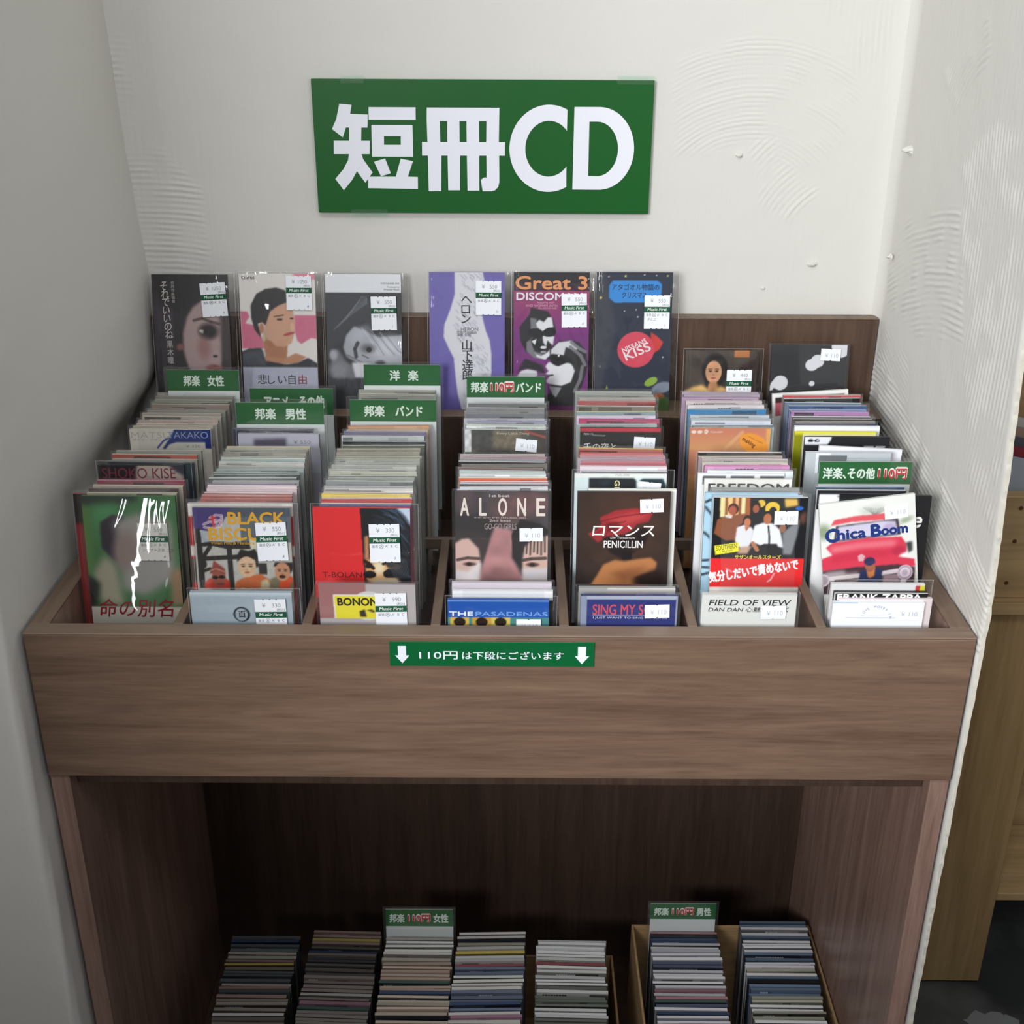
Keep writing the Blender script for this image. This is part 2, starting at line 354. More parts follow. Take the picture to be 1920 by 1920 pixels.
# left wing wall with a rounded outer corner
prof = [(-.4335, YB+.01), (-.4335, .37), (-.4335, .30), (-.4335, .22), (-.4335, .15), (-.4335, .10), (-.4335, .05), (-.4335, -.014)]+[(-.4435+.010*math.cos(a), -.018-.010*math.sin(a)) for a in np.linspace(0, math.pi/2, 6)]+[(-.52, -.028), (-.62, -.028), (-.72, -.028)]
zz = np.concatenate([np.arange(-.9, .7, .0125), np.arange(.7, 1.51, .1)]); v = []
for z in zz:
    for i, (x, y) in enumerate(prof):
        a = np.array([z*14.+i*.6]); d = (hash_noise(a, a*0+3.3, 41)[0]-.5)*.0022+(hash_noise(a*6, a*0+1.3, 42)[0]-.5)*.0008
        sm = lambda t: max(0, min(1, t))**2*(3-2*max(0, min(1, t)))
        wd = -.029*sm((z-.05)/.07)*(math.exp(-max(0, z-.2)/.36))*sm(y/.40)
        v.append((x-wd-(abs(d) if i < 11 and z < .2 else d if i < 11 else 0), y-(d if i >= 9 else 0), z+Z0))
k = len(prof); f = [(j*k+i, j*k+i+1, (j+1)*k+i+1, (j+1)*k+i) for j in range(len(zz)-1) for i in range(k-1)]
mb = MB(); mb.add(v, [q[::-1] for q in f]); tag(mb.obj('wall_left', 'plaster', None, True), kind='structure')
mb = MB(); mb.box(-1.5, -.535, -.75, -.032, 0, 2.4); tag(mb.obj('light_blocker_left', 'plaster'), kind='structure')  # unseen block, added to shade the left end of the rack
mb = MB(); mb.box(-2.4, 1.6, -1.5, -1.05, 0, 1.14); tag(mb.obj('light_blocker_low', 'walnut_shaded'), kind='structure')  # unseen block behind the camera, added to keep light off the lower bay
# floor
m, t, b = new_mat('dark_floor'); tc = t.nodes.new('ShaderNodeTexCoord'); ns = t.nodes.new('ShaderNodeTexNoise'); ns.inputs['Scale'].default_value = 5; ns.inputs['Detail'].default_value = 9
rp = t.nodes.new('ShaderNodeValToRGB'); e = rp.color_ramp.elements; e[0].position = .42; e[0].color = l4((44, 46, 46)); e[1].position = .72; e[1].color = l4((96, 98, 98))
t.links.new(tc.outputs['Object'], ns.inputs[0]); t.links.new(ns.outputs[0], rp.inputs[0]); t.links.new(rp.outputs[0], b.inputs['Base Color']); b.inputs['Roughness'].default_value = .5; M['floor'] = m
mb = MB(); mb.box(-2.6, 3.0, -3.2, 2.6, -.05, 0); tag(mb.obj('floor', 'floor'), kind='structure')
M['stain'] = plain('paint_spill', (120, 122, 122), .6)
mb = MB(); rs = random.Random(3); pts = [(.735+.045*math.cos(a)*(.7+.5*rs.random()), .395+.028*math.sin(a)*(.7+.5*rs.random()), .0006) for a in np.linspace(0, 6.283, 26)[:-1]]
mb.add(pts, [tuple(range(25))]); o = tag(mb.obj('paint_spill', 'stain'), 'pale dried paint spill on the dark floor beside the pine shelf leg', 'stain')
M['far'] = plain('far_wall', (120, 108, 78), .8)
mb = MB(); mb.box(.46, 3.0, 1.25, 1.3, 0, 2.4); tag(mb.obj('wall_far', 'far'), kind='structure')
# loose plaster flakes that stick out of the walls
def flake(x, y, z, nx, s, seed, name, label):
    rs = random.Random(seed); mb = MB(); v = []; f = []
    for j in range(4):
        for i in range(8):
            a = i*math.pi/4; r = s*(1-j*.28)*(.6+.7*rs.random()); d = j*s*.42
            p = (r*math.cos(a)*1.25, r*math.sin(a)*.7)
            v.append((x-d, y+p[0], z+p[1]) if nx else (x+p[0], y-d, z+p[1]))
    for j in range(3):
        for i in range(8): f.append((j*8+i, j*8+(i+1) % 8, j*8+8+(i+1) % 8, j*8+8+i))
    f.append(tuple(range(24, 32))); mb.add(v, f)
    tag(mb.obj(name, 'plaster'), label, 'plaster flake', 'plaster flakes on the walls')
flake(.258, YB, .354+Z0, 0, .0042, 1, 'plaster_flake', 'small plaster flake right of the big green sign')
flake(.350, YB, .234+Z0, 0, .0048, 2, 'plaster_flake', 'star-shaped plaster flake above the right part of the wooden back board')
flake(.297, YB, .206+Z0, 0, .0026, 3, 'plaster_flake', 'tiny plaster flake closest to the wooden back board')
flake(.429, .383, .368+Z0, 1, .0078, 4, 'plaster_flake', 'largest plaster flake, high on the right wall')
flake(.428, .400, .251+Z0, 1, .0046, 5, 'plaster_flake', 'plaster flake at the left end of the combed strokes on the right wall')

# ================================================================ the rack
D = 0.4133
rack = tag(empty('cd_display_rack', (0, 0, 0)), 'walnut veneer display rack with seven compartments and an open lower bay', 'display rack')
def part(name, mat, *boxes, parent=rack, bev=.0006):
    mb = MB()
    for b in boxes: mb.box(*b, bev=bev)
    return mb.obj(name, mat, parent)
z = lambda v: v+Z0
part('front_panel', 'walnut', (-.428, .428, 0, .018, z(-.1564), z(-.0022)))
part('front_rim', 'walnut_rim', (-.428, .428, -.0002, .0185, z(-.002), z(0)))
def side(x0, x1):
    mb = MB(); pr = [(.003, 0.0), (.003, z(-.157)), (.0185, z(-.157)), (.0185, z(-.0022)), (.412, z(-.0022)), (.412, 0.0)]
    n = len(pr); v = [(x, y, q) for x in (x0, x1) for y, q in pr]; f = [tuple(range(n)), tuple(range(2*n-1, n-1, -1))]+[(i, n+i, n+(i+1) % n, (i+1) % n) for i in range(n)]
    mb.add(v, f); o = mb.obj('side_panel', 'walnut_lit', rack)
    part('side_rim', 'walnut_side', (x0, x1, .0187, .412, z(-.002), z(.0002)))
side(-.428, -.410); side(.410, .428)
part('back_panel', 'walnut_dark', (-.4035, .428, D, D+.018, z(-.158), z(.1755)))
part('bay_back_panel', 'walnut_shaded', (-.428, .428, D, D+.018, 0.0, z(-.1585)))
part('back_panel_rim', 'walnut_side', (-.4035, .428, D-.0004, D+.0184, z(.1756), z(.1766)))
part('ledge_board', 'walnut_shaded', (-.4098, .4098, .3564, .3744, z(-.1), z(.0755)))
part('display_ledge', 'walnut_side', (-.4055, .428, .3560, D-.0005, z(.0757), z(.0777)))
for k in range(6):
    x = (k-2.5)*.11716; part('divider', 'walnut_dark', (x-.0045, x+.0045, .0187, .197, z(-.10), z(-.0012))); part('divider_rim', 'walnut_side', (x-.0045, x+.0045, .0187, .197, z(-.001), z(.0)))
part('cross_rail', 'walnut_rim', (-.4098, .4098, .1975, .2035, z(-.012), z(-.0002)))
mb = MB(); FL = lambda y: z(-.0755+(y-.06)/.3*.024)
mb.add([(x, y, q) for x in (-.4098, .4098) for y, q in ((.0187, z(-.1485)), (.06, z(-.1485)), (.06, FL(.06)), (.356, FL(.356)), (.356, FL(.356)-.02), (.066, FL(.06)-.02), (.066, z(-.156)), (.0187, z(-.156)))],
       [tuple(range(8)), tuple(range(15, 7, -1))]+[(i, 8+i, 8+(i+1) % 8, (i+1) % 8) for i in range(8)])
mb.obj('tray_floor', 'walnut_shaded', rack)
part('bay_ceiling', 'walnut_shaded', (-.4098, .4098, .0187, D-.0005, z(-.178), z(-.1595)))
part('lower_shelf', 'walnut_shaded', (-.4098, .4098, .02, D-.0005, .098, .116)); part('kick_board', 'walnut_shaded', (-.4098, .4098, .04, .055, 0.0, .0975))

# ================================================================ signs
def from_quad(pts, q):
    """pixels of a traced quadrilateral -> unit square (u right, v down)"""
    s = np.array(q, float); d = np.array([(0, 0), (1, 0), (1, 1), (0, 1)], float); Am = []; b = []
    for (x, y), (u, v) in zip(s, d):
        Am += [[x, y, 1, 0, 0, 0, -u*x, -u*y], [0, 0, 0, x, y, 1, -v*x, -v*y]]; b += [u, v]
    h = np.linalg.solve(np.array(Am), np.array(b)); out = []
    for x, y in pts:
        wv = h[6]*x+h[7]*y+1; out.append(((h[0]*x+h[1]*y+h[2])/wv, (h[3]*x+h[4]*y+h[5])/wv))
    return out
def ring(outer, inner):
    """polygon with one hole as a triangulated mesh"""
    from mathutils.geometry import tessellate_polygon
    loops = [[Vector((a, b, 0)) for a, b in outer]]+[[Vector((a, b, 0)) for a, b in h] for h in inner]
    tri = tessellate_polygon(loops); pts = [p for l in loops for p in l]
    return [(p.x, p.y) for p in pts], tri
Q = [(65, 73), (1823, 73), (1797, 767), (120, 757)]
arc = lambda cx, cy, rx, ry, a0, a1, n=40: [(cx+rx*math.cos(a), cy+ry*math.sin(a)) for a in np.linspace(math.radians(a0), math.radians(a1), n)]
co = arc(1280, 426, 201, 225, 298, 62-0, 60)
co = arc(1281, 426, 201, 225, -62.5, -297.5, 60); ci = arc(1281, 428, 120, 144, -320, -40, 50)
GL = [([(212, 200), (274, 206), (268, 252), (357, 255), (357, 322), (326, 322), (326, 390), (370, 390), (370, 458), (330, 458), (338, 484), (387, 552), (352, 605), (308, 546), (285, 590), (244, 643), (200, 585), (240, 535), (262, 490), (266, 458), (190, 458), (188, 390), (266, 390), (264, 322), (248, 322), (233, 373), (178, 330), (198, 280)], []),
      ([(360, 217), (598, 217), (600, 282), (362, 282)], []), ([(376, 308), (584, 308), (591, 471), (383, 471)], [[(441, 365), (526, 365), (527, 410), (442, 410)]]),
      ([(393, 497), (449, 480), (479, 556), (430, 572)], []), ([(528, 481), (590, 494), (566, 573), (616, 575), (618, 636), (366, 632), (365, 573), (505, 573)], []),
      ([(655, 218), (1025, 218), (1025, 287), (656, 287)], []), ([(634, 395), (1057, 395), (1057, 465), (636, 465)], []),
      ([(656, 280), (722, 280), (727, 400), (734, 470), (736, 647), (673, 647), (664, 440)], []), ([(760, 280), (822, 280), (825, 400), (829, 470), (831, 643), (772, 643), (763, 400)], []),
      ([(858, 280), (922, 280), (926, 460), (930, 645), (870, 645), (861, 400)], []),
      ([(960, 280), (1025, 280), (1025, 395), (1028, 465), (1031, 600), (1026, 625), (1010, 643), (990, 648), (947, 648), (936, 590), (952, 577), (966, 577), (961, 400)], []),
      (co+ci, []),
      ([(1410, 212), (1540, 212)]+arc(1540, 426, 180, 214, -88, 88, 40)+[(1540, 640), (1405, 639)], [[(1488, 288), (1530, 288)]+arc(1530, 429, 107, 141, -88, 88, 30)+[(1530, 570), (1485, 569)]])]
SX0, SX1, SZ0, SZ1 = -.2065, .160, z(.291), z(.432)
ys = YB-.008
mb = MB(); mb.bbox(SX0, SX1, ys, ys+.005, SZ0, SZ1, (30, 92, 40), .0005)
for gi, (o_, inn) in enumerate(GL):
    po = from_quad(o_, Q); pi = [from_quad(h, Q) for h in inn]; pts, tri = ring(po, pi)
    mb.add([(SX0+(SX1-SX0)*a, ys-.0003-.00004*gi, SZ1-(SZ1-SZ0)*b) for a, b in pts], tri, (236, 238, 246))
sg = mb.obj('wall_sign', 'sign'); tag(sg, 'big green rectangular sign on the white wall reading 短冊CD in white', 'sign')
for x0, x1, z0, z1 in ((-.175, -.150, SZ1-.004, SZ1+.0035), (.120, .160, SZ1-.004, SZ1+.0045), (-.17, -.13, SZ0-.004, SZ0+.004)):
    mb = MB(); mb.box(x0, x1, ys-.0007, ys-.0005, z0, z1); mb.obj('tape', 'tape', sg)
# strip sign on the front panel
mb = MB(); x0, x1, z0, z1 = -.099, .0855, z(-.0315), z(-.0060); mb.bbox(x0, x1, -.0012, -.0003, z0, z1, (16, 96, 52), .0002)
Wm, Hm = x1-x0, z1-z0; ax = lambda px, py: (x0+(px-188)/1478*Wm, z1-(py-82)/180*Hm)
for cx in (278, 1577):
    flat_poly(mb, [ax(cx-30, 112), ax(cx+28, 112), ax(cx+28, 182), ax(cx+52, 182), ax(cx, 240), ax(cx-52, 182), ax(cx-30, 182)][::-1], -.0015, (238, 242, 252))
put_text(mb, '110円', *ax(402, 204), .0098, (238, 242, 252), -.0015, w=.0345, bold=.018); put_text(mb, 'は下段にございます', *ax(712, 204), .0088, (238, 242, 252), -.0015, w=.0915, bold=.018)
tag(mb.obj('strip_sign', 'sign'), 'narrow green strip sign with two white down arrows stuck on the rack front', 'sign')

# ================================================================ CD singles: builders
def card_mesh(name, w_, h_, t_, base, art=None, texts=(), edge=None, full=False):
    mb = MB(); y = -t_/2; mb.box(-w_/2, w_/2, y, t_/2, 0, h_, edge or base)
    if art:
        col = art.out(); m_, n_ = col.shape[:2]; hh = min(h_, art.hv*w_)
        xs = np.concatenate([[0], (np.arange(1, n_-1)+.5)/n_, [1]])*w_-w_/2; zs = h_-np.concatenate([[0], (np.arange(1, m_-1)+.5)/m_, [1]])*hh
        X, Zz = np.meshgrid(xs, zs); V = np.stack([X, np.full_like(X, y-.00008), Zz], -1).reshape(-1, 3)
        idx = np.arange(m_*n_).reshape(m_, n_); q = np.stack([idx[1:, :-1], idx[1:, 1:], idx[:-1, 1:], idx[:-1, :-1]], -1).reshape(-1, 4)
        mb.add(V, q, col.reshape(-1, 3))
    else:
        flat_poly(mb, [(-w_/2, 0), (w_/2, 0), (w_/2, h_), (-w_/2, h_)], y-.00008, base)
    for i, t in enumerate(texts):
        s, x, yy, size, col = t[:5]; kw = dict(t[5]) if len(t) > 5 else {}
        u, v = art.P((x, yy)); sc = w_/art.o[2]
        if 'w' in kw: kw['w'] = kw['w']*sc
        if 'h' in kw: kw['h'] = kw['h']*w_/art.o[3]
        put_text(mb, s, u*w_-w_/2, h_-v*w_, size*sc, col, y-.00018-.00003*i, **kw)
    return mb.mesh(name)
_S = {}
def sleeve_mesh(w_, h_, t_, var, flap=.004, amp=.0007, wide=False):
    key = (round(w_, 4), round(h_, 4), round(t_, 4), var, flap, wide)
    if key in _S: return _S[key]
    rs = np.random.RandomState(int(var)*13+3); mb = MB(); W0, W1, H2 = -w_/2-.0022, w_/2+(.0075 if wide else .0035), h_+flap
    if wide: xs = np.concatenate([np.linspace(W0, W0+.012, 9), np.linspace(W0+.016, W1-.022, 9), np.linspace(W1-.018, W1, 13)]); zs = np.linspace(-.001, H2, 26)
    else: xs = np.linspace(W0, W1, 7); zs = np.linspace(-.001, H2, 7)
    nx, nz = len(xs), len(zs); X, Z_ = np.meshgrid(xs, zs); e = np.clip(np.minimum(X-W0, W1-X)/.004, 0, 1)**.5
    for sgn in (-1, 1):
        Y = sgn*(t_/2+.0005)*e+sgn*rs.rand(nz, nx)*amp*e*(.5 if wide else 1)
        if wide and sgn < 0:
            for x0, s_ in ((W0+.005, .0016), (W1-.009, .0014), (W1-.004, .0010)):
                xc = x0+.0012*np.sin(Z_*55+var+x0*300); Y -= .0011*np.exp(-((X-xc)/s_)**2)*(.4+.6*np.sin(Z_*38+var*2)**2)*e
        idx = np.arange(nx*nz).reshape(nz, nx); q = np.stack([idx[:-1, :-1], idx[:-1, 1:], idx[1:, 1:], idx[1:, :-1]], -1).reshape(-1, 4)
        mb.add(np.stack([X, Y, Z_], -1).reshape(-1, 3), q if sgn < 0 else q[:, ::-1])
    nf = len(mb.F)
    if wide:                                            # welded side seams and head fold
        for x in (W0, W1): mb.add([(x-.0003, -.0006, 0), (x+.0003, -.0006, 0), (x+.0003, -.0006, H2), (x-.0003, -.0006, H2)], [(0, 1, 2, 3)])
        mb.add([(W0, -.0007, H2-.0005), (W1, -.0007, H2-.0005), (W1, -.0007, H2+.0001), (W0, -.0007, H2+.0001)], [(0, 1, 2, 3)])
    me = mb.mesh('plastic_sleeve'); me.materials.append(M['sleeve' if wide else 'thin']); me.materials.append(M['haze'])
    for i in range(nf, len(mb.F)): me.polygons[i].material_index = 1
    _S[key] = me; return me
def loose_sleeve(w_, h_, t_, out):
    """bag that stands off the card towards the bottom, with soft folds"""
    mb = MB(); nx, nz = 26, 34; W2 = w_/2+.004; xs = np.linspace(-W2, W2, nx); zs = np.linspace(0, h_+.003, nz); X, Z_ = np.meshgrid(xs, zs)
    k = np.clip(1-Z_/h_, 0, 1); e = np.cos(X/W2*math.pi/2)**.3
    Y = -t_/2-.0006-out*k*e-.0013*(hash_noise(X*38+9, Z_*13+3, 5)-.5)*e
    idx = np.arange(nx*nz).reshape(nz, nx); q = np.stack([idx[:-1, :-1], idx[:-1, 1:], idx[1:, 1:], idx[1:, :-1]], -1).reshape(-1, 4)
    mb.add(np.stack([X, Y, Z_], -1).reshape(-1, 3), q)
    mb.add(np.stack([X, np.full_like(X, t_/2+.0006), Z_], -1).reshape(-1, 3), q[:, ::-1])
    return mb.mesh('plastic_sleeve')
def case_mesh(w_, h_, t_):
    mb = MB(); mb.bbox(-w_/2, w_/2, -t_/2, t_/2, 0, h_, None, .0006)
    return mb.mesh('crystal_case')
def sticker_mesh(price, kind, note='', grey=False):
    """shop price label: 'full' with the green band, 'small' price only; origin at its centre"""
    mb = MB(); big = kind == 'full'; w_, h_ = (.0285, .0375) if big else (.0225, .0135); pts = []
    paper = (214, 212, 204) if grey else (238, 241, 246)
    nt = lambda x, top: [(x-.0009, 0), (x-.0004, -.0007), (x+.0004, -.0007), (x+.0009, 0)]
    cuts = [-.006, 0, .006] if big else [0]
    bot = [(-w_/2, -h_/2)]+[p for c in cuts for p in [(c-.0009, -h_/2), (c-.0004, -h_/2+.0008), (c+.0004, -h_/2+.0008), (c+.0009, -h_/2)]]+[(w_/2, -h_/2)]
    top = [(w_/2, h_/2)]+[p for c in cuts[::-1] for p in [(c+.0009, h_/2), (c+.0004, h_/2-.0008), (c-.0004, h_/2-.0008), (c-.0009, h_/2)]]+[(-w_/2, h_/2)]
    loop = bot+top; n = len(loop)
    mb.add([(x, -.00010, q) for x, q in loop]+[(x, .00005, q) for x, q in loop], [tuple(range(n))]+[(i, n+i, n+(i+1) % n, (i+1) % n) for i in range(n)], paper)
    y = -.00016; g = (150, 152, 156)
    if big:
        put_text(mb, '¥', -.0075, .0105, .0060, g, y); put_text(mb, price, .0095, .0105, .0060, g, y, al='r', sx=.95)
        put_text(mb, '[税込]', .0128, .0071, .0028, (90, 96, 92), y, al='r')
        flat_poly(mb, [(-w_/2, -.0002), (w_/2, -.0002), (w_/2, .0060), (-w_/2, .0060)], y, (24, 84, 56))
        put_text(mb, 'Music First', 0, .0016, .0046, (240, 244, 240), y-.00004, w=.0215, shear=.18, bold=.015, al='c')
        put_text(mb, '盤質', -.0120, -.0042, .0030, (96, 100, 100), y); put_text(mb, "A  A'  B  C", -.0045, -.0042, .0034, (96, 100, 104), y, w=.0165)
        circ = [(-.0032+.0021*math.cos(a), -.0031+.0021*math.sin(a)) for a in np.linspace(0, 6.283, 17)[:-1]]; c2 = [(-.0032+.0018*math.cos(a), -.0031+.0018*math.sin(a)) for a in np.linspace(0, 6.283, 17)[:-1]]
        mb.add([(a, y-.00004, b) for a, b in circ+c2], [(i, (i+1) % 16, 16+(i+1) % 16, 16+i) for i in range(16)], (50, 54, 60))
        if note:
            for i, s in enumerate(note.split('|')): put_text(mb, s, -.0110 if len(s) > 1 else .0088, (-.0094-.0042*i) if len(s) > 1 else -.0160, .0036, (70, 74, 80), y, shear=.2)
    else:
        put_text(mb, '¥', -.0062, -.0030, .0062, (176, 180, 192), y); put_text(mb, price, .0086, -.0030, .0066, (176, 180, 192), y, al='r', sx=.92)
    return mb.mesh('price_sticker')
TH = .0042
def cd(label, x, y, zt, w_=.085, h_=.158, t_=TH, base='d8d8d0', lean=6.0, tilt=0.0, yaw_=0.0, art=None, texts=(), sleeve=None, sticker=None, edge=None, group=None, name='cd_single', shadow=0, flap=.004):
    """x centre, (y,zt) where the top edge of the front face is"""
    a = math.radians(lean); tl = math.radians(tilt)
    R = Matrix.Rotation(math.radians(yaw_), 3, 'Z') @ Matrix.Rotation(-a, 3, 'X') @ Matrix.Rotation(tl, 3, 'Y')
    top = R @ Vector((0, -t_/2, h_)); loc = Vector((x, y, zt+Z0))-top
    root = empty(name, loc); root.rotation_euler = R.to_euler()
    tag(root, label, 'CD', group)
    link(card_mesh('card', w_, h_, t_, base, art, texts, edge), 'card', 'ink', root)
    if sleeve == 'case':
        link(case_mesh(w_+.006, h_+.003, t_+.003), 'crystal_case', 'case', root).location = (0, 0, -.0015)
    elif sleeve == 'loose':
        link(loose_sleeve(w_, h_, t_, .045), 'plastic_sleeve', 'sleeve', root, True)
    elif sleeve:
        link(sleeve_mesh(w_, h_, t_, random.randint(0, 5), flap, wide=sleeve == 'sleeve'), 'plastic_sleeve', sleeve, root, True)
    if sticker:
        pr, kind, u, v, rot = sticker[:5]; me = sticker_mesh(pr, kind, sticker[5] if len(sticker) > 5 else '', len(sticker) > 6)
        o = link(me, 'price_sticker', 'paper', root); o.location = (u*w_-w_/2, -t_/2-.0024 if sleeve == 'loose' else -t_/2-.0022 if sleeve else -t_/2-.0004, h_-v*w_); o.rotation_euler = (0, math.radians(rot), 0)
        if sleeve == 'case': o.location.y = -t_/2-.0019
    return root

# ================================================================ display row on the ledge
def face(a, cx, cy, w_, h_, skin, hair='26221f', mouth='a05050', eye='201815', sun=False):
    a.ell(cx, cy, w_/2, h_/2, skin, soft=.08)
    for s in (-1, 1):
        a.ell(cx+s*w_*.2, cy-h_*.04, w_*.11 if not sun else w_*.19, h_*.035 if not sun else h_*.11, eye, soft=.3); a.line([(cx+s*w_*.1, cy-h_*.14), (cx+s*w_*.32, cy-h_*.13)], h_*.035, hair)
    a.ell(cx, cy+h_*.13, w_*.07, h_*.03, mouth, soft=.6, a=.45); a.ell(cx, cy+h_*.27, w_*.16, h_*.045, mouth, soft=.4)
DISP = 'CD singles displayed on the back ledge'
def disp(label, x, zt, **k):
    kw = dict(lean=10.5, group=DISP, sleeve='sleeve', h_=.1575, y=.405, flap=.002); kw.update(k); return cd(label, x, kw.pop('y'), zt, **kw)
# 1 pale face on black
a = Art(1.86, '302d31', 96); a.map(408, 225, 892); a.grad(225, 1500, '4a404e', '383438', 408, 640); a.ell(690, 300, 330, 330, '262427', soft=.6)
a.poly([(985, 530), (880, 600), (800, 720), (745, 900), (735, 1100), (770, 1270), (830, 1420), (900, 1560), (1150, 1560), (1195, 1200), (1215, 900), (1240, 740), (1100, 560)], 'b39a98', .02)
a.poly([(1190, 700), (1300, 700), (1300, 1800), (1150, 1800), (1200, 1250)], '453a3c', .03); a.ell(1045, 890, 110, 90, '2c2426', soft=.7); a.ell(975, 890, 40, 20, 'c8c0c0', .3, .4); a.ell(1010, 895, 26, 24, '1a1618', soft=.4)
a.line([(880, 760), (980, 735), (1080, 775), (1180, 800)], 34, '50403f', .8); a.ell(985, 1080, 75, 130, '965c5c', soft=1, a=.55); a.ell(1112, 1183, 28, 13, '1c1214', soft=.5); a.ell(1090, 1325, 95, 40, '90504e', soft=.6); a.ell(700, 1075, 48, 40, '8a5a54', -.5, .7)
disp('tall black CD single with a pale face and white title, leftmost on the back ledge', -.3525, .226, art=a, base='302d31',
     texts=[(c, 505+4*i, 400+95*i, 120, 'dcd8d2', dict(shear=.1, sx=.85)) for i, c in enumerate('それでいいのね')]+[(c, 545, 1075+95*i, 92, 'd2cec8', dict(sx=.85)) for i, c in enumerate('黒木瞳')]+[('魚住勉作曲 林哲司 編曲', 0, 0, 1, 'c8c4c0')][:0]+[('作詞作曲編曲', 635, 295, 42, 'c0bcb8', dict(vert=True))],
     sticker=('1050', 'full', .815, .325, -3.5, '6'))
# 2 woman, pink clouds
a = Art(1.86, 'e6e0da', 96); a.map(712, 110, 488)
a.poly([(715, 350), (755, 352), (770, 385), (752, 410), (742, 428), (800, 440), (845, 520), (860, 590), (715, 590)], 'cf6a86', .004); a.poly([(1060, 375), (1210, 375), (1210, 530), (1165, 520), (1100, 560), (1075, 540), (1060, 480)], 'd06c88', .004); a.poly([(1050, 110), (1210, 110), (1210, 150), (1090, 132)], 'dc8c9c', .01)
a.poly([(848, 530), (868, 660), (1000, 690), (1010, 560)], 'b07858', .01); a.poly([(868, 420), (900, 345), (960, 300), (1025, 285), (1050, 340), (1062, 400), (1060, 480), (1035, 555), (990, 580), (930, 575), (880, 520)], 'd2a082', .008); a.poly([(868, 420), (880, 520), (930, 575), (900, 590), (850, 540)], 'a8704c', .015, .7)
a.poly([(838, 520), (800, 470), (780, 390), (782, 310), (820, 240), (880, 208), (950, 198), (1005, 215), (1030, 260), (1020, 290), (960, 312), (905, 350), (885, 400), (872, 440), (850, 420), (822, 430), (835, 480)], '1f1d1f', .006)
a.ell(845, 460, 16, 34, 'b87c60', soft=.5); a.poly([(860, 640), (990, 655), (1060, 620), (1130, 645), (1060, 692), (860, 682)], 'bb8462', .01); a.poly([(712, 610), (760, 590), (838, 588), (862, 672), (1000, 694), (1070, 684), (1140, 650), (1205, 690), (1205, 716), (712, 716)], '2b2c33', .005); a.poly([(720, 620), (850, 600), (862, 700), (720, 706)], '474c58', .02, .8)
a.ell(965, 402, 20, 7, '33241e', soft=.5); a.ell(1042, 395, 12, 6, '33241e', soft=.5); a.line([(930, 384), (990, 374)], 7, '4a342a'); a.ell(1022, 495, 38, 9, 'b44848', -.25, .4); a.ell(1045, 450, 12, 26, 'e2b494', soft=.8); a.ell(858, 520, 9, 26, 'c8b890', soft=.4)
a.rect(712, 712, 1205, 1040, 'b4b6c8')
disp('tall CD single of a smiling woman with short black hair and pink clouds', -.2545, .2275, art=a, base='dcd6d0',
     texts=[('taurus', 728, 145, 34, '3a3a3a', dict(bold=.02))]+[(c, 805+67*i, 818, 68, '28282c' if i < 4 else '903c44', dict(bold=.01)) for i, c in enumerate('悲しい自由')], sticker=('1050', 'full', .79, .25, 0, '8'))
# 3 black and white reclining face
a = Art(1.86, '2c2e33', 96); a.map(1258, 110, 497); a.rect(1258, 110, 1760, 228, 'e4e6ea')
for i in range(7): a.line([(1310+i*14, 470-i*12), (1400+i*16, 390-i*22), (1530, 300-i*6)], 9, '6a6e75', .55)
a.poly([(1365, 590), (1385, 510), (1440, 450), (1520, 480), (1600, 520), (1765, 505), (1765, 735), (1680, 745), (1560, 720), (1450, 690), (1385, 650)], 'a6a9b0', .012); a.ell(1660, 590, 100, 70, 'cfd1d8', soft=1.2, a=.8); a.ell(1480, 500, 70, 40, 'bcbec6', -.5, 1.2, .7)
for i in range(6): a.line([(1490+30*i, 455+8*i), (1560+34*i, 560+10*i), (1600+36*i, 640)], 4, '34363c' if i % 2 else 'eceef2', .55)
a.line([(1390, 640), (1520, 705), (1700, 735)], 10, '5c5e66', .7)
a.line([(1450, 650), (1442, 600), (1462, 560)], 24, '2a2a2e', .85); a.ell(1530, 595, 44, 28, '55565c', soft=1, a=.8); a.ell(1536, 604, 17, 17, '121214', soft=.4); a.line([(1490, 640), (1530, 660)], 8, '3a3a40', .7); a.ell(1610, 690, 30, 14, '3a3a40', soft=.8)
a.poly([(1280, 610), (1330, 600), (1380, 680), (1440, 720), (1440, 800), (1290, 790)], '6e7078', .02); a.poly([(1420, 690), (1500, 690), (1570, 720), (1570, 790), (1440, 790)], 'e0e0e4', .015); a.ell(1330, 740, 60, 50, '88898f', soft=.9); a.ell(1300, 640, 26, 34, 'a8aab2', soft=.8)
disp('tall black and white CD single of a reclining face under a white top band', -.158, .2275, art=a, base='2c2e33', texts=[('作詞作曲編曲 演奏', 1745, 175, 15, '606266', dict(al='r')), ('Produced by', 1745, 198, 16, '606266', dict(al='r')), ('Warner Music', 1745, 215, 18, '404246', dict(al='r'))], sticker=('550', 'full', .77, .51, -1, '1'))
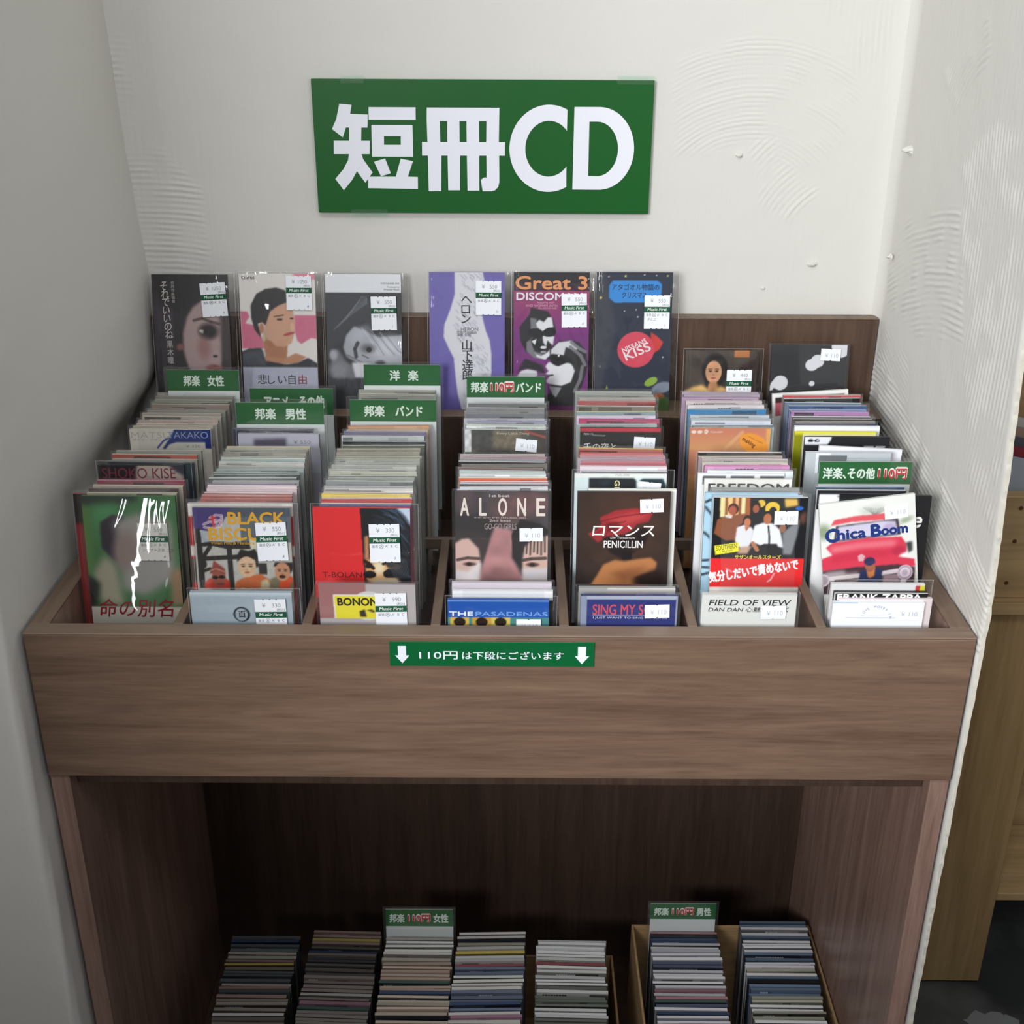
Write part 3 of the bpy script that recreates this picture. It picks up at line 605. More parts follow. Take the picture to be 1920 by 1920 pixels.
# 4 violet with white knit
a = Art(1.86, '6a60aa', 96); a.map(153, 105, 490); a.poly([(318, 105), (500, 105), (512, 160), (470, 260), (500, 400), (520, 480), (545, 540), (555, 620), (555, 760), (540, 900), (520, 1000), (360, 1000), (335, 900), (320, 780), (310, 660), (280, 600), (245, 520), (250, 440), (290, 340), (320, 240)], 'd8d8de', .005)
rs = random.Random(5)
for i in range(150):
    yy = 110+rs.random()*880; f = (yy-105)/895; xx = (345 if f < .2 else 300 if f < .5 else 370)+rs.random()*150; a.line([(xx, yy), (xx+14, yy+10), (xx+20, yy+24)], 5, 'a4a6b2', .7)
disp('tall violet CD single with a white knitted strip and black vertical title', -.0415, .230, art=a, base='6a60aa', texts=[(c, 362, 305+62*i, 76, '1c1c22', dict(bold=.02)) for i, c in enumerate('ヘロン')]+[(c, 366, 600+66*i, 76, '1c1c22', dict(bold=.02)) for i, c in enumerate('山下達郎')]+[('HERON', 358, 480, 34, '5c5c66'), ('作詞作曲編曲', 330, 498, 22, '5c5c66'), ('演奏 合唱', 330, 514, 22, '5c5c66')], sticker=('550', 'full', .785, .33, 0, 'レ'))
# 5 pop art couple
a = Art(1.86, '702a72', 104); a.map(78, 62, 805); a.rect(78, 62, 885, 180, '1c1a1d'); a.rect(78, 180, 885, 255, '3a2232'); a.grad(255, 700, '983e62', '7a2a78')
a.poly([(140, 640), (250, 500), (262, 430), (330, 450), (440, 470), (500, 560), (530, 660), (500, 780), (470, 900), (420, 985), (330, 960), (210, 900), (150, 780)], '1f1f21', .003); a.poly([(255, 540), (320, 550), (340, 640), (330, 740), (270, 760), (215, 800), (220, 900), (300, 970), (420, 990), (460, 940), (300, 900), (270, 800)], '77777b', .003)
a.poly([(318, 600), (350, 560), (400, 585), (440, 535), (485, 535), (505, 640), (440, 650), (390, 690), (330, 640)], 'e0e0e4', .003); a.poly([(270, 790), (325, 765), (310, 830)], 'e0e0e4'); a.poly([(390, 730), (515, 735), (500, 835), (440, 780), (430, 850), (395, 800)], 'e0e0e4', .003); a.poly([(285, 860), (320, 930), (380, 950), (450, 900), (470, 860), (470, 940), (420, 990), (330, 960)], 'e0e0e4', .003)
a.ell(315, 705, 85, 52, '0c0c0e', .1); a.ell(462, 695, 72, 48, '0c0c0e', -.15); a.line([(380, 690), (410, 690)], 18, '0c0c0e'); a.ell(400, 855, 34, 16, 'dcdce0'); a.ell(400, 905, 32, 12, '9a9aa0')
a.poly([(470, 870), (560, 790), (680, 775), (780, 800), (850, 880), (875, 1020), (860, 1150), (800, 1330), (880, 1400), (880, 1540), (140, 1540), (480, 1350)], '242426', .003); a.poly([(480, 880), (560, 800), (700, 780), (780, 860), (740, 890), (640, 850), (620, 940), (480, 930)], 'd2d3d8', .004)
for p in ([(700, 800), (790, 870), (850, 900)], [(690, 850), (800, 940), (850, 1040)], [(820, 1060), (800, 1200), (740, 1330)]): a.line(p, 36, '76767c', .9)
a.poly([(420, 1060), (460, 1010), (540, 1050), (600, 1000), (680, 1010), (720, 1060), (740, 1110), (700, 1230), (600, 1270), (460, 1250), (430, 1220), (470, 1165), (425, 1140), (455, 1110)], 'dfe0e4', .003); a.poly([(430, 980), (500, 925), (600, 940), (700, 970), (725, 1030), (650, 1020), (560, 1058), (510, 1040), (470, 985)], '0c0c0e', .002); a.line([(440, 1160), (505, 1155)], 14, '1a1a1c'); a.ell(565, 946, 11, 11, 'e0e0e0')
a.poly([(460, 1270), (600, 1290), (540, 1400), (500, 1360)], '96979c', .004); a.poly([(120, 1165), (160, 1110), (240, 1085), (330, 1110), (340, 1160), (300, 1190), (150, 1190)], 'd6d7da', .004); a.poly([(120, 1120), (200, 980), (400, 1050), (420, 1150), (330, 1100), (200, 1085)], '222225', .01); a.rect(78, 1490, 885, 1600, '5a1e58')
disp('tall purple CD single with a black and white comic couple in sunglasses and orange lettering', .0535, .2305, art=a, base='5a1e58', texts=[('Great 3', 100, 236, 190, 'e29660', dict(w=755, bold=.045)), ('DISCOMAN', 108, 352, 112, 'e8e4ec', dict(w=700, bold=.04)), ('featuring with', 330, 388, 32, 'd8a0b0'), ('AND WOMAN WITH', 205, 424, 36, 'd8a0b0'), ('ALL SONGS AND', 340, 446, 26, 'd8a0b0')], sticker=('550', 'full', .80, .495, -1, '5'))
# 6 night sky, red disc
a = Art(1.86, '232a3c', 104); a.map(955, 62, 805); a.poly([(955, 62), (1040, 62), (1180, 700), (1080, 1000), (1030, 1320), (955, 1320)], '3c3f47', .03, .8); a.grad(1300, 1600, '232a3c', '36402e')
a.poly([(1085, 200), (1125, 148), (1600, 148), (1645, 185), (1640, 330), (1600, 378), (1145, 382), (1088, 330)], '2f86d2', .002)
a.poly([(1540, 690), (1620, 740), (1680, 800), (1640, 880), (1560, 930)], 'c83a34', .006); a.ell(1388, 880, 198, 192, 'd04458')
for x, y, r in ((1258, 102, 17), (1702, 98, 13), (1000, 330, 20)): a.poly([(x+r*(1 if k % 2 == 0 else .45)*math.sin(k*math.pi/5), y-r*(1 if k % 2 == 0 else .45)*math.cos(k*math.pi/5)) for k in range(10)], 'd8d060')
for x, y in ((1080, 108), (1458, 88), (1585, 95), (995, 100), (1255, 470), (1380, 455), (1400, 530), (1680, 960)): a.ell(x, y, 7, 7, 'd8d8d8')
a.ell(1560, 1225, 75, 42, '86a63a', -.5, .1); a.ell(1680, 1290, 110, 60, '7a8290', -.3, .3); a.ell(1650, 1390, 60, 40, 'c06038', 0, .4); a.ell(1700, 1480, 90, 90, '4a6a2e', 0, .6); a.poly([(1070, 1310), (1085, 1260), (1100, 1310)], '7a9638')
disp('tall navy CD single with a blue title plate and a red disc lettered in white', .1465, .231, art=a, base='232a3c', texts=[('アタゴオル物語の', 1115, 243, 70, '14223c', dict(w=505, bold=.02)), ('クリスマス', 1225, 325, 70, '14223c', dict(w=260, bold=.02)), ('NISSANS', 1255, 915, 78, 'e6dade', dict(rot=.42, w=275, bold=.03)), ('KISS', 1290, 998, 135, 'e6dade', dict(rot=.42, w=290, bold=.03))], sticker=('550', 'full', .80, .515, 0, 'タヒニ|1'))
# 7 square: woman in yellow
a = Art(1.0, '4a4038', 90); a.map(145, 285, 475); a.noise(.25, 6, 3); a.rect(470, 285, 570, 330, 'b87848'); a.ell(345, 410, 85, 105, '1c1614', soft=.2); a.poly([(265, 420), (300, 360), (400, 370), (420, 500), (420, 620), (300, 620)], '1a1413', .02)
face(a, 335, 430, 108, 150, 'd09a72'); a.ell(335, 530, 34, 40, 'b88058', soft=.4); a.poly([(145, 560), (200, 530), (260, 515), (310, 545), (330, 570), (380, 520), (430, 540), (500, 560), (620, 600), (620, 720), (145, 720)], 'dcb26c', .02); a.noise(.08, 12, 8); a.poly([(500, 400), (620, 330), (620, 640), (540, 610)], '2a1a18', .03)
disp('square CD single of a dark-haired woman in yellow beside the black spotted one', .2475, .145, w_=.081, h_=.083, art=a, base='4a4038', sticker=('440', 'full', .76, .50, 0, '4'), y=.392)
# 8 black with white spots
a = Art(1.0, '1d1f23', 96); a.map(705, 250, 515); rs = random.Random(2)
for x, y, rx, ry in ((1180, 250, 68, 90), (985, 392, 45, 42), (1022, 365, 46, 46), (1015, 385, 30, 30), (775, 520, 52, 52), (745, 530, 35, 30), (708, 556, 22, 20), (992, 524, 19, 19)): a.ell(x, y, rx, ry, 'd8d9de')
disp('black CD single with white round spots in a clear case, rightmost on the back ledge', .3475, .1515, w_=.0855, h_=.083, art=a, base='1d1f23', sleeve='case', sticker=('110', 'small', .78, .13, 2), y=.394)

# ================================================================ cover singles at the front of each compartment
FR = 'cover singles at the front of the upper compartments'
a = Art(1.45, '3f6e42', 104); a.map(190, 205, 1185, 1145); a.poly([(190, 205), (900, 205), (900, 260), (500, 330), (190, 330)], '2c3a2e', .03); a.poly([(300, 320), (620, 290), (640, 460), (380, 560), (300, 900)], '4c8a58', .05); a.poly([(190, 330), (270, 330), (260, 1150), (190, 1200)], '57803f', .04)
a.poly([(400, 540), (560, 440), (700, 460), (760, 700), (620, 1060), (520, 1020), (390, 860)], '2c2430', .01); a.poly([(420, 960), (560, 1100), (620, 1640), (300, 1560), (250, 1200)], 'a29c86', .04); a.poly([(560, 520), (900, 420), (1300, 520), (1320, 1250), (900, 1500), (600, 1400), (640, 900)], '98948e', .05); a.ell(700, 900, 160, 260, '8c7a74', .2, .7)
a.poly([(190, 1230), (330, 1330), (300, 1480), (260, 1640), (190, 1640)], '202420', .03); a.rect(190, 1640, 1380, 2000, 'c8c2b6'); a.poly([(1240, 1200), (1380, 1100), (1380, 1600), (1240, 1640)], '9a7f62', .03)
cd('CD single with blurred green cover and dark red brush title, far left compartment', -.353, .107, .087, w_=.089, art=a, base='3f6e42', sleeve='loose', lean=8, group=FR,
   texts=[('命の別名', 270, 1755, 265, '8c1628', dict(w=960, shear=.15, bold=.02))], sticker=('550', 'full', .74, .50, 0, 'シケナト正気 ニラ|8', 1))
a = Art(1.25, 'b8b6ae', 110); a.map(180, 190, 1415, 1370); a.rect(180, 190, 1600, 330, '4c5560'); a.poly([(180, 190), (740, 190), (600, 420), (370, 560), (190, 500)], '453c74', .006); a.poly([(200, 500), (280, 500), (300, 1400), (210, 1400)], '2b2a27'); a.rect(860, 330, 1600, 700, '5e6870'); a.poly([(270, 520), (390, 540), (400, 690), (290, 720)], 'a8b0b4')
a.poly([(250, 720), (420, 690), (700, 700), (980, 690), (1000, 800), (640, 800), (430, 760), (280, 770)], '2a2825'); a.line([(270, 960), (400, 770)], 60, '2a2825'); a.line([(260, 950), (800, 920)], 70, '2b2a26'); a.line([(680, 760), (690, 1400)], 78, '2b2a26'); a.line([(240, 1150), (380, 1100)], 50, '2b2a26'); a.rect(1100, 1010, 1220, 1180, '332f2b'); a.ell(300, 1030, 40, 60, '2b2a26', soft=.4)
a.poly([(980, 640), (1080, 640), (1080, 800), (1000, 800)], 'd6cdb4')
for p in ([(330, 440), (420, 400), (520, 420)], [(430, 340), (520, 300), (600, 310), (600, 370), (500, 400)], [(340, 480), (440, 500), (580, 440)], [(500, 380), (590, 400), (560, 470)]): a.line(p, 34, 'e8d8d8'); a.line(p, 12, '8a5a80')
a.line([(465, 320), (475, 460)], 34, 'd03a3c'); a.line([(400, 360), (520, 350)], 18, 'd03a3c')
a.poly([(280, 1400), (290, 1310), (370, 1240), (600, 1240), (660, 1290), (660, 1400)], 'c43c2c', .006); a.ell(500, 1240, 105, 130, '9a5444', soft=.1); a.poly([(365, 1180), (420, 1050), (440, 970), (520, 1040), (590, 1090), (610, 1190), (500, 1140)], '8e4238', .006); a.line([(380, 1130), (470, 1100), (600, 1150)], 20, 'b08870'); a.ell(450, 1232, 44, 26, '181212'); a.ell(545, 1225, 44, 26, '181212'); a.ell(520, 1330, 60, 16, '703a34', soft=.4)
a.poly([(720, 1400), (760, 1290), (900, 1220), (1120, 1170), (1260, 1270), (1300, 1400)], 'c4683c', .006); a.poly([(1110, 1400), (1130, 1280), (1220, 1250), (1300, 1400)], 'cdbd98', .01); a.poly([(780, 1000), (800, 880), (850, 800), (960, 830), (1060, 800), (1100, 900), (1100, 1060), (1060, 1080), (1050, 960), (900, 930), (830, 960)], '26211f', .006); face(a, 925, 1070, 265, 310, 'd8b490', '3a2a22', 'b06050')
a.poly([(1240, 1400), (1260, 1250), (1380, 1200), (1640, 1230), (1640, 1400)], '7c7258', .01); a.poly([(1380, 1400), (1400, 1290), (1560, 1200), (1600, 1250), (1530, 1400)], 'cf5028', .006); a.poly([(1320, 1060), (1340, 1000), (1600, 1000), (1590, 1120), (1550, 1180), (1540, 1060)], '1e1b19', .006); face(a, 1445, 1140, 225, 280, 'c08a68', '2a201c', '60241e'); a.ell(1440, 1215, 48, 26, '3a1412', soft=.2)
a.noise(.04, 40, 4)
cd('CD single with yellow block lettering over three people in red and orange', -.2415, .084, .0865, w_=.0905, art=a, base='b8b6ae', sleeve='sleeve', lean=8, group=FR,
   texts=[('BLACK', 690, 430, 255, 'dfa62e', dict(w=830, bold=.05)), ('BISCUITS', 395, 665, 255, 'dfa62e', dict(w=1150, bold=.05)), ('Vivian Hsu & Nanbara', 415, 735, 66, 'c89a2a', dict(w=640, bold=.03))], sticker=('550', 'full', .805, .36, -2, '8'))
a = Art(1.05, 'e02a2c', 110); a.map(165, 762, 668, 645); a.poly([(490, 762), (833, 762), (833, 1500), (515, 1500)], '16181c'); a.poly([(740, 762), (833, 762), (833, 880), (800, 820)], 'c8d2e4', .01)
rs = random.Random(9)
for i in range(60):
    x = 690+rs.random()*140; y = 790+rs.random()*300; a.line([(x-120, y-40), (x-40, y-10), (x+20, y+70)], 2.4, '6c88a8', .35+.3*rs.random())
a.poly([(515, 960), (545, 950), (545, 1110), (512, 1120)], 'c88a5c', .01); a.poly([(512, 1120), (600, 1100), (690, 1110), (760, 1140), (740, 1300), (600, 1330), (520, 1260)], 'e0a468', .012); a.ell(610, 1160, 42, 70, 'f4e0b8', soft=.9); a.line([(512, 1130), (545, 1150), (570, 1180)], 26, '20140e'); a.ell(538, 1165, 26, 16, '1a100c', soft=.4); a.line([(640, 1150), (720, 1130), (760, 1150)], 20, '2a1a12'); a.ell(690, 1162, 28, 12, '5a3020', soft=.5); a.poly([(640, 1120), (740, 1110), (800, 1260), (760, 1300)], '1a1c20', .01, .85)
a.ell(545, 1225, 46, 26, '14161a'); a.poly([(636, 1210), (670, 1185), (750, 1190), (770, 1230), (740, 1250), (660, 1250), (640, 1235)], '14161a'); a.line([(590, 1205), (640, 1205)], 5, 'd8d0c0'); a.poly([(560, 1260), (740, 1255), (800, 1400), (560, 1400)], 'd8d0b4', .02)
for i in range(14): a.line([(640+i*12, 1110), (690+i*10, 1180+i*4), (720+i*10, 1250)], 2.5, 'a8b8c8', .5)
cd('CD single with a red left half and a long-haired face on the right half', -.1295, .083, .087, w_=.0905, art=a, base='e02a2c', sleeve='sleeve', lean=8, group=FR, texts=[('T-BOLAN', 215, 1248, 42, '5c1418', dict(w=275, h=38))], sticker=('330', 'full', .735, .37, -1, '1'))
a = Art(1.1, '3a3436', 110); a.map(1105, 655, 650, 628); a.noise(.3, 5, 4); a.ell(1490, 780, 120, 90, '6a4c4c', soft=1); a.ell(1640, 720, 130, 90, '6e5050', soft=1); a.ell(1180, 720, 80, 80, '58484a', soft=1)
a.poly([(1380, 900), (1500, 920), (1520, 1000), (1500, 1120), (1600, 1290), (1260, 1290), (1310, 1120), (1340, 1020)], 'b48080', .015); a.noise(.12, 9, 7); a.ell(1210, 940, 130, 120, '2e2a2b', soft=.25)
a.poly([(1105, 970), (1200, 950), (1280, 1000), (1290, 1120), (1270, 1290), (1105, 1290)], 'd8b4a8', .01); a.poly([(1105, 930), (1280, 930), (1340, 1000), (1320, 1080), (1285, 1170), (1270, 1060), (1200, 985), (1150, 990), (1105, 1020)], '38302f', .01); a.poly([(1270, 1150), (1285, 1170), (1275, 1290), (1105, 1290), (1105, 1210), (1190, 1225)], 'e8e0e0', .02)
a.line([(1120, 1140), (1190, 1125), (1270, 1130)], 22, '4a3a38', .9); a.ell(1205, 1170, 46, 14, '6a4a44', soft=.5); a.ell(1200, 1170, 20, 14, '241a18', soft=.3)
a.poly([(1500, 960), (1560, 850), (1700, 880), (1760, 920), (1760, 1290), (1580, 1230), (1560, 1190), (1510, 1120)], '221e1f', .008); a.poly([(1590, 1050), (1640, 990), (1760, 960), (1760, 1290), (1580, 1290), (1578, 1140)], 'd8b4a4', .01)
for i in range(7): a.line([(1590+i*24, 960), (1580+i*26, 1080+10*(i % 3))], 13, '2a2324', .75)
a.poly([(1578, 1200), (1760, 1200), (1760, 1290), (1578, 1290)], 'ebe4e6', .02); a.line([(1585, 1140), (1640, 1130), (1740, 1125)], 24, '453634', .9); a.ell(1650, 1172, 46, 16, '6a4840', soft=.5); a.ell(1648, 1172, 20, 15, '241816', soft=.3)
cd('CD single with the word ALONE above two cropped faces', .0005, .1235, .0865, w_=.0895, art=a, base='3a3436', sleeve='case', lean=8, group=FR,
   texts=[(c, 1142+133*i, 822, 160, 'ecdfd4', dict(w=58 if i != 1 else 48, h=122, bold=.03)) for i, c in enumerate('ALONE')]+[('1st beat', 1345, 692, 30, 'd8c8c4', dict(w=140, bold=.02)), ('2nd beat', 1345, 866, 26, 'c8b4b0', dict(w=150, bold=.02)), ('GO-GO GIRLS', 1310, 920, 50, 'b09c98', dict(w=225, h=42)), ('作詞作曲編曲', 1235, 842, 20, 'b8a8a4', dict(w=365, h=10))], sticker=('110', 'small', .82, .475, -1))
a = Art(1.05, '2c2523', 104); a.map(252, 765, 738, 713); a.ell(620, 1000, 420, 420, '473228', soft=1.2); a.noise(.08, 8, 2)
a.poly([(430, 970), (560, 910), (720, 890), (800, 920), (855, 935), (820, 1000), (730, 1020), (700, 1060), (600, 1130), (500, 1120), (420, 1170), (380, 1130), (340, 1100), (420, 1060), (450, 1010)], '9c2f34', .006); a.poly([(500, 980), (700, 920), (830, 950), (690, 1010), (560, 1040)], 'c04848', .02, .8); a.poly([(470, 1020), (560, 1000), (620, 1040), (520, 1090)], '5c1c22', .015, .8)
for p in ([(440, 1000), (600, 960), (800, 930)], [(480, 1120), (520, 1020), (640, 1000)], [(400, 1100), (470, 1060)]): a.line(p, 10, '6a1c20', .7)
a.poly([(460, 1130), (640, 1100), (800, 1040), (830, 1100), (780, 1200), (700, 1260), (620, 1300), (520, 1250), (480, 1190)], '241c1b', .012); a.rect(615, 1240, 700, 1310, '1e1817'); a.line([(700, 1230), (780, 1220), (830, 1120)], 10, '3c2a24')
a.poly([(355, 1540), (420, 1440), (470, 1350), (560, 1310), (640, 1320), (760, 1300), (850, 1290), (900, 1330), (890, 1400), (780, 1430), (720, 1460), (900, 1500), (920, 1540)], 'b27648', .012); a.poly([(520, 1420), (700, 1370), (840, 1360), (760, 1430), (640, 1480)], '8a5434', .03, .8); a.poly([(700, 1470), (900, 1380), (960, 1440), (940, 1560), (760, 1540)], '2a1c18', .03)
cd('dark CD single with a red rose above a bare shoulder', .118, .1235, .0868, w_=.0895, art=a, base='2c2523', lean=8, group=FR,
   texts=[('ロマンス', 375, 1115, 118, 'f0ece8', dict(w=495, shear=.12, bold=.015)), ('c/w Tomorrow', 520, 1138, 26, 'd8d0cc', dict(w=200, bold=.02)), ('PENICILLIN', 470, 1212, 70, 'f0ecea', dict(w=310, h=58, bold=.02))], sticker=('110', 'small', .80, .15, -3))
a = Art(1.12, '17181c', 110); a.map(215, 105, 1395, 1350)
for x0, x1, c in ((310, 390, 'f0dc9a'), (390, 420, 'a8541c'), (420, 500, 'f2cc84'), (500, 530, 'b45a24'), (530, 590, 'eab878'), (590, 620, '9c4a1c'), (620, 690, 'f4e4a8'), (690, 755, 'b0602c')): a.poly([(x0, 105), (x1, 105), (x1+5, 400), (x0+5, 400)], c, .004)
a.poly([(1255, 120), (1450, 120), (1470, 220), (1280, 250)], 'e8bc58', .01); a.ell(920, 190, 60, 55, 'e6be3c'); a.ell(1090, 260, 110, 95, 'edc63a'); a.ell(1100, 300, 55, 60, '17181c'); a.ell(1490, 260, 60, 30, '2a64b8', soft=.3)
a.poly([(240, 640), (280, 430), (420, 380), (700, 340), (760, 400), (600, 540), (580, 740), (420, 750), (330, 700)], '8c5234', .006); a.ell(510, 275, 80, 85, '451c18'); a.ell(500, 295, 58, 68, 'b05a40', soft=.2); a.poly([(390, 360), (505, 370), (490, 415), (400, 400)], 'e0d8d4'); a.ell(835, 240, 75, 90, '1c1310'); a.ell(845, 270, 48, 62, 'a85a3a', soft=.2); a.poly([(700, 400), (900, 340), (960, 420), (840, 560), (760, 600)], '141519', .006)
a.poly([(560, 760), (580, 550), (680, 510), (800, 550), (830, 600), (800, 780), (760, 870), (640, 860)], 'e8e8ec', .006); a.ell(730, 450, 68, 85, '2a1814'); a.ell(728, 475, 50, 65, 'c87c58', soft=.2); a.poly([(690, 540), (770, 540), (720, 610)], 'c07450'); a.poly([(640, 850), (820, 830), (760, 950), (600, 950)], 'c4a08a', .01)
a.poly([(790, 780), (840, 520), (960, 480), (1120, 490), (1220, 580), (1300, 860), (1210, 840), (1190, 800), (940, 820), (870, 790)], 'eef0f2', .005); a.poly([(940, 830), (990, 800), (1180, 800), (1260, 960), (880, 960)], '101114'); a.ell(1030, 380, 80, 80, '1a1210'); a.ell(1025, 420, 60, 80, 'b87048', soft=.15); a.line([(1045, 530), (1070, 690), (1075, 800)], 26, '23242c'); a.line([(830, 790), (900, 890)], 60, 'b87a54')
a.poly([(1260, 640), (1400, 500), (1510, 420), (1480, 680), (1420, 960), (1290, 960)], '84888c', .01); a.ell(1260, 560, 50, 66, '98684c', soft=.3); a.poly([(1500, 360), (1600, 300), (1590, 500), (1520, 480)], '6a4434', .02)
a.rect(200, 1020, 1620, 1462, 'e0292b'); a.poly([(255, 830), (615, 775), (630, 915), (280, 970)], 'f0e832'); a.rect(200, 1462, 1620, 1800, 'e6e0d6'); a.line([(455, 1180), (540, 1230)], 26, 'f08c96'); a.line([(1180, 1250), (1130, 1350), (1090, 1375)], 26, 'f0a0a8')
cd('CD single with a group of people in white shirts above a red title band', .247, .1115, .087, w_=.0895, art=a, base='e6e0d6', sleeve='thin', lean=8, group=FR,
   texts=[('SOUTHERN', 292, 908, 95, '4a4620', dict(w=310, rot=.145, h=72)), ('ALL STARS', 370, 932, 34, '6a6420', dict(w=170, rot=.145)), ('サザンオールスターズ', 572, 1028, 74, 'eee24a', dict(w=690, bold=.03)), ('気分しだいで責めないで', 215, 1400, 150, 'f4f0f0', dict(w=1345, rot=.165, bold=.09, h=165))], sticker=('110', 'small', .775, .215, -1))
a = Art(1.25, 'e2e4de', 110)
th = math.radians(8.1); ct, st = math.cos(th), math.sin(th)
a.P = lambda p: (((p[0]-105)*ct-(p[1]-280)*st)/a.o[2], ((p[0]-105)*st+(p[1]-280)*ct)/a.o[3]); a.map(0, 0, 1278, 1235)
a.ell(200, 650, 90, 100, '8e9c80', soft=1); a.ell(1290, 450, 90, 40, 'a4b09a', -.3, 1); a.poly([(640, 330), (780, 290), (900, 250), (1010, 290), (1000, 400), (700, 420)], 'c8ccc4', .03)
for i in range(11): a.line([(860, 400), (700+i*34, 300-10*math.sin(i))], 7, '5a6058', .6)
a.poly([(290, 560), (330, 480), (600, 420), (1000, 370), (1150, 400), (1020, 455), (560, 500), (380, 540)], 'd6555f', .006); a.poly([(360, 560), (1010, 460), (1180, 440), (1240, 650), (900, 700), (350, 780)], '30282c', .006); a.poly([(390, 570), (1000, 470), (1150, 470), (1200, 640), (900, 680), (380, 760)], 'c8c4d8', .01); a.ell(1080, 560, 80, 60, 'b4a4c4', soft=.7)
a.poly([(250, 860), (330, 790), (800, 710), (1250, 680), (1330, 780), (1340, 900), (1230, 950), (1460, 980), (1480, 1080), (900, 1120), (220, 1200), (215, 1010), (350, 960)], 'd03a50', .006); a.poly([(300, 850), (700, 780), (1180, 730), (1200, 800), (700, 850), (330, 930)], 'e48a92', .03, .85); a.poly([(1100, 880), (1220, 800), (1330, 830), (1300, 900), (1200, 940)], 'b42c48', .02); a.poly([(350, 960), (800, 880), (1100, 860), (1100, 960), (700, 1010), (330, 1070)], 'c23048', .02, .8); a.poly([(1250, 930), (1360, 880), (1440, 950), (1300, 960)], 'ece4e4', .01); a.poly([(1320, 760), (1400, 740), (1420, 860), (1370, 900)], '38403e', .01)
a.poly([(690, 960), (740, 930), (790, 960), (770, 1030), (710, 1030)], 'd0a4ac'); a.poly([(220, 1230), (250, 1180), (700, 1110), (1240, 1060), (1480, 1090), (1500, 1500), (220, 1500)], '443238', .006); a.poly([(260, 1200), (520, 1160), (560, 1200), (720, 1180), (720, 1330), (300, 1330)], 'a89ca0', .02); a.line([(310, 1290), (740, 1230)], 60, 'd8d0d0'); a.line([(1050, 1190), (1240, 1150)], 60, 'd4ccd0'); a.line([(420, 1310), (700, 1280)], 30, '3a2c30'); a.poly([(1060, 1210), (1260, 1190), (1300, 1330), (1060, 1340)], '9c848c', .01); a.rect(1300, 1270, 1380, 1330, 'd8c8d0')
for r, c in ((105, 'c8b8c4'), (84, '8c7884'), (74, 'd8ccd8'), (40, 'b8a8b8')): a.ell(1350, 1170, r, r, c)
for r, c in ((90, 'c8b8c4'), (66, 'a4949c')): a.ell(250, 1310, r, r, c)
a.poly([(735, 1330), (740, 1180), (830, 1140), (960, 1120), (1040, 1150), (1045, 1340)], '29345c', .006); a.poly([(830, 1160), (940, 1090), (940, 1230), (880, 1260), (850, 1240)], 'd0824e', .006); a.ell(868, 1095, 66, 80, 'a0604a', soft=.1); a.ell(858, 1030, 74, 58, '2e2f52', soft=.1); a.poly([(800, 1050), (930, 1020), (940, 1050), (810, 1080)], '38365c')
cd('CD single with a pink vintage car and blue hand-drawn title, tilted to the left', .349, .117, .0835, w_=.0915, art=a, base='e2e4de', lean=8, tilt=-7.4, group=FR, sticker=('110', 'small', .80, .17, 0),
   texts=[('C', 250, 790, 260, '1d3576', dict(w=150, bold=.09)), ('hica', 400, 750, 200, '1d3576', dict(w=375, bold=.08)), ('B', 850, 690, 235, '1d3576', dict(w=125, bold=.09)), ('oom', 985, 668, 190, '1d3576', dict(w=345, bold=.08)), ])

# ================================================================ covers that show between the rows, and the low front row
OT = 'partly hidden CD singles between the rows'
a = Art(.6, 'd8d2c6', 96); a.map(140, 640, 1165, 1120); a.poly([(790, 640), (1310, 640), (1310, 910), (1220, 910), (1220, 820), (800, 820), (700, 850), (640, 920), (600, 910), (700, 780)], '1f2f70', .008); a.line([(530, 900), (620, 800), (760, 720)], 26, '2f3f84', .9); a.rect(810, 820, 1215, 950, 'd0ccc0')
cd('cream and dark blue CD single with thin capital title in the far left compartment', -.349, .251, .0995, art=a, base='d8d2c6', sleeve='thin', group=OT, texts=[('MATSU', 160, 765, 130, 'b8b4aa', dict(w=570, h=90)), ('TAKAKO', 690, 765, 130, '8ca0cc', dict(w=580, h=95)), ('サクラ・フワリ', 180, 800, 36, '9a968c', dict(w=400)), ('¥ 330', 940, 895, 60, '9a988e', dict(w=210))])
a = Art(.5, '241f24', 96); a.map(285, 515, 650); a.poly([(580, 515), (830, 515), (930, 560), (930, 640), (560, 640)], 'b8aaa0', .02); a.poly([(830, 515), (940, 515), (940, 600), (880, 570)], '3a3844', .02); a.rect(285, 515, 940, 522, '2a3438')
cd('CD single with outlined red capitals on black in the far left compartment', -.3585, .172, .092, art=a, base='241f24', sleeve='sleeve', group=OT, texts=[('SHOKO KISE', 312, 620, 110, '803040', dict(w=560, h=82))])
cd('dark red CD single jutting out left behind the blurred green cover', -.3655, .1155, .0855, base='8c2c2c', sleeve='thin', lean=8, group=OT, art=Art(1.4, '8c2c2c', 20).grad(0, .35, '2a2424', '2a2426'))
a = Art(.5, 'c4c4d2', 90); a.map(180, 700, 1150); a.poly([(400, 780), (860, 760), (860, 880), (400, 880)], '5a5468', .02); a.rect(1320, 700, 1400, 900, '26242c')
cd('CD single with a pale lilac cover below the second green card', -.2335, .244, .098, art=a, base='b0b0bc', sleeve='sleeve', group=OT, texts=[('¥ 550', 960, 845, 75, '8a8890', dict(w=240))])
a = Art(1.3, 'b02c30', 40); a.map(0, 0, 1); a.rect(0, 0, 1, .12, 'e0d8d0'); a.rect(0, .42, 1, .52, 'd8ccc4'); a.rect(0, .55, 1, .8, '5a5048')
cd('red and white CD single peeking out left behind the yellow lettered cover', -.2435, .0905, .0875, w_=.098, art=a, base='c4c0bc', sleeve='thin', lean=8, group=OT)
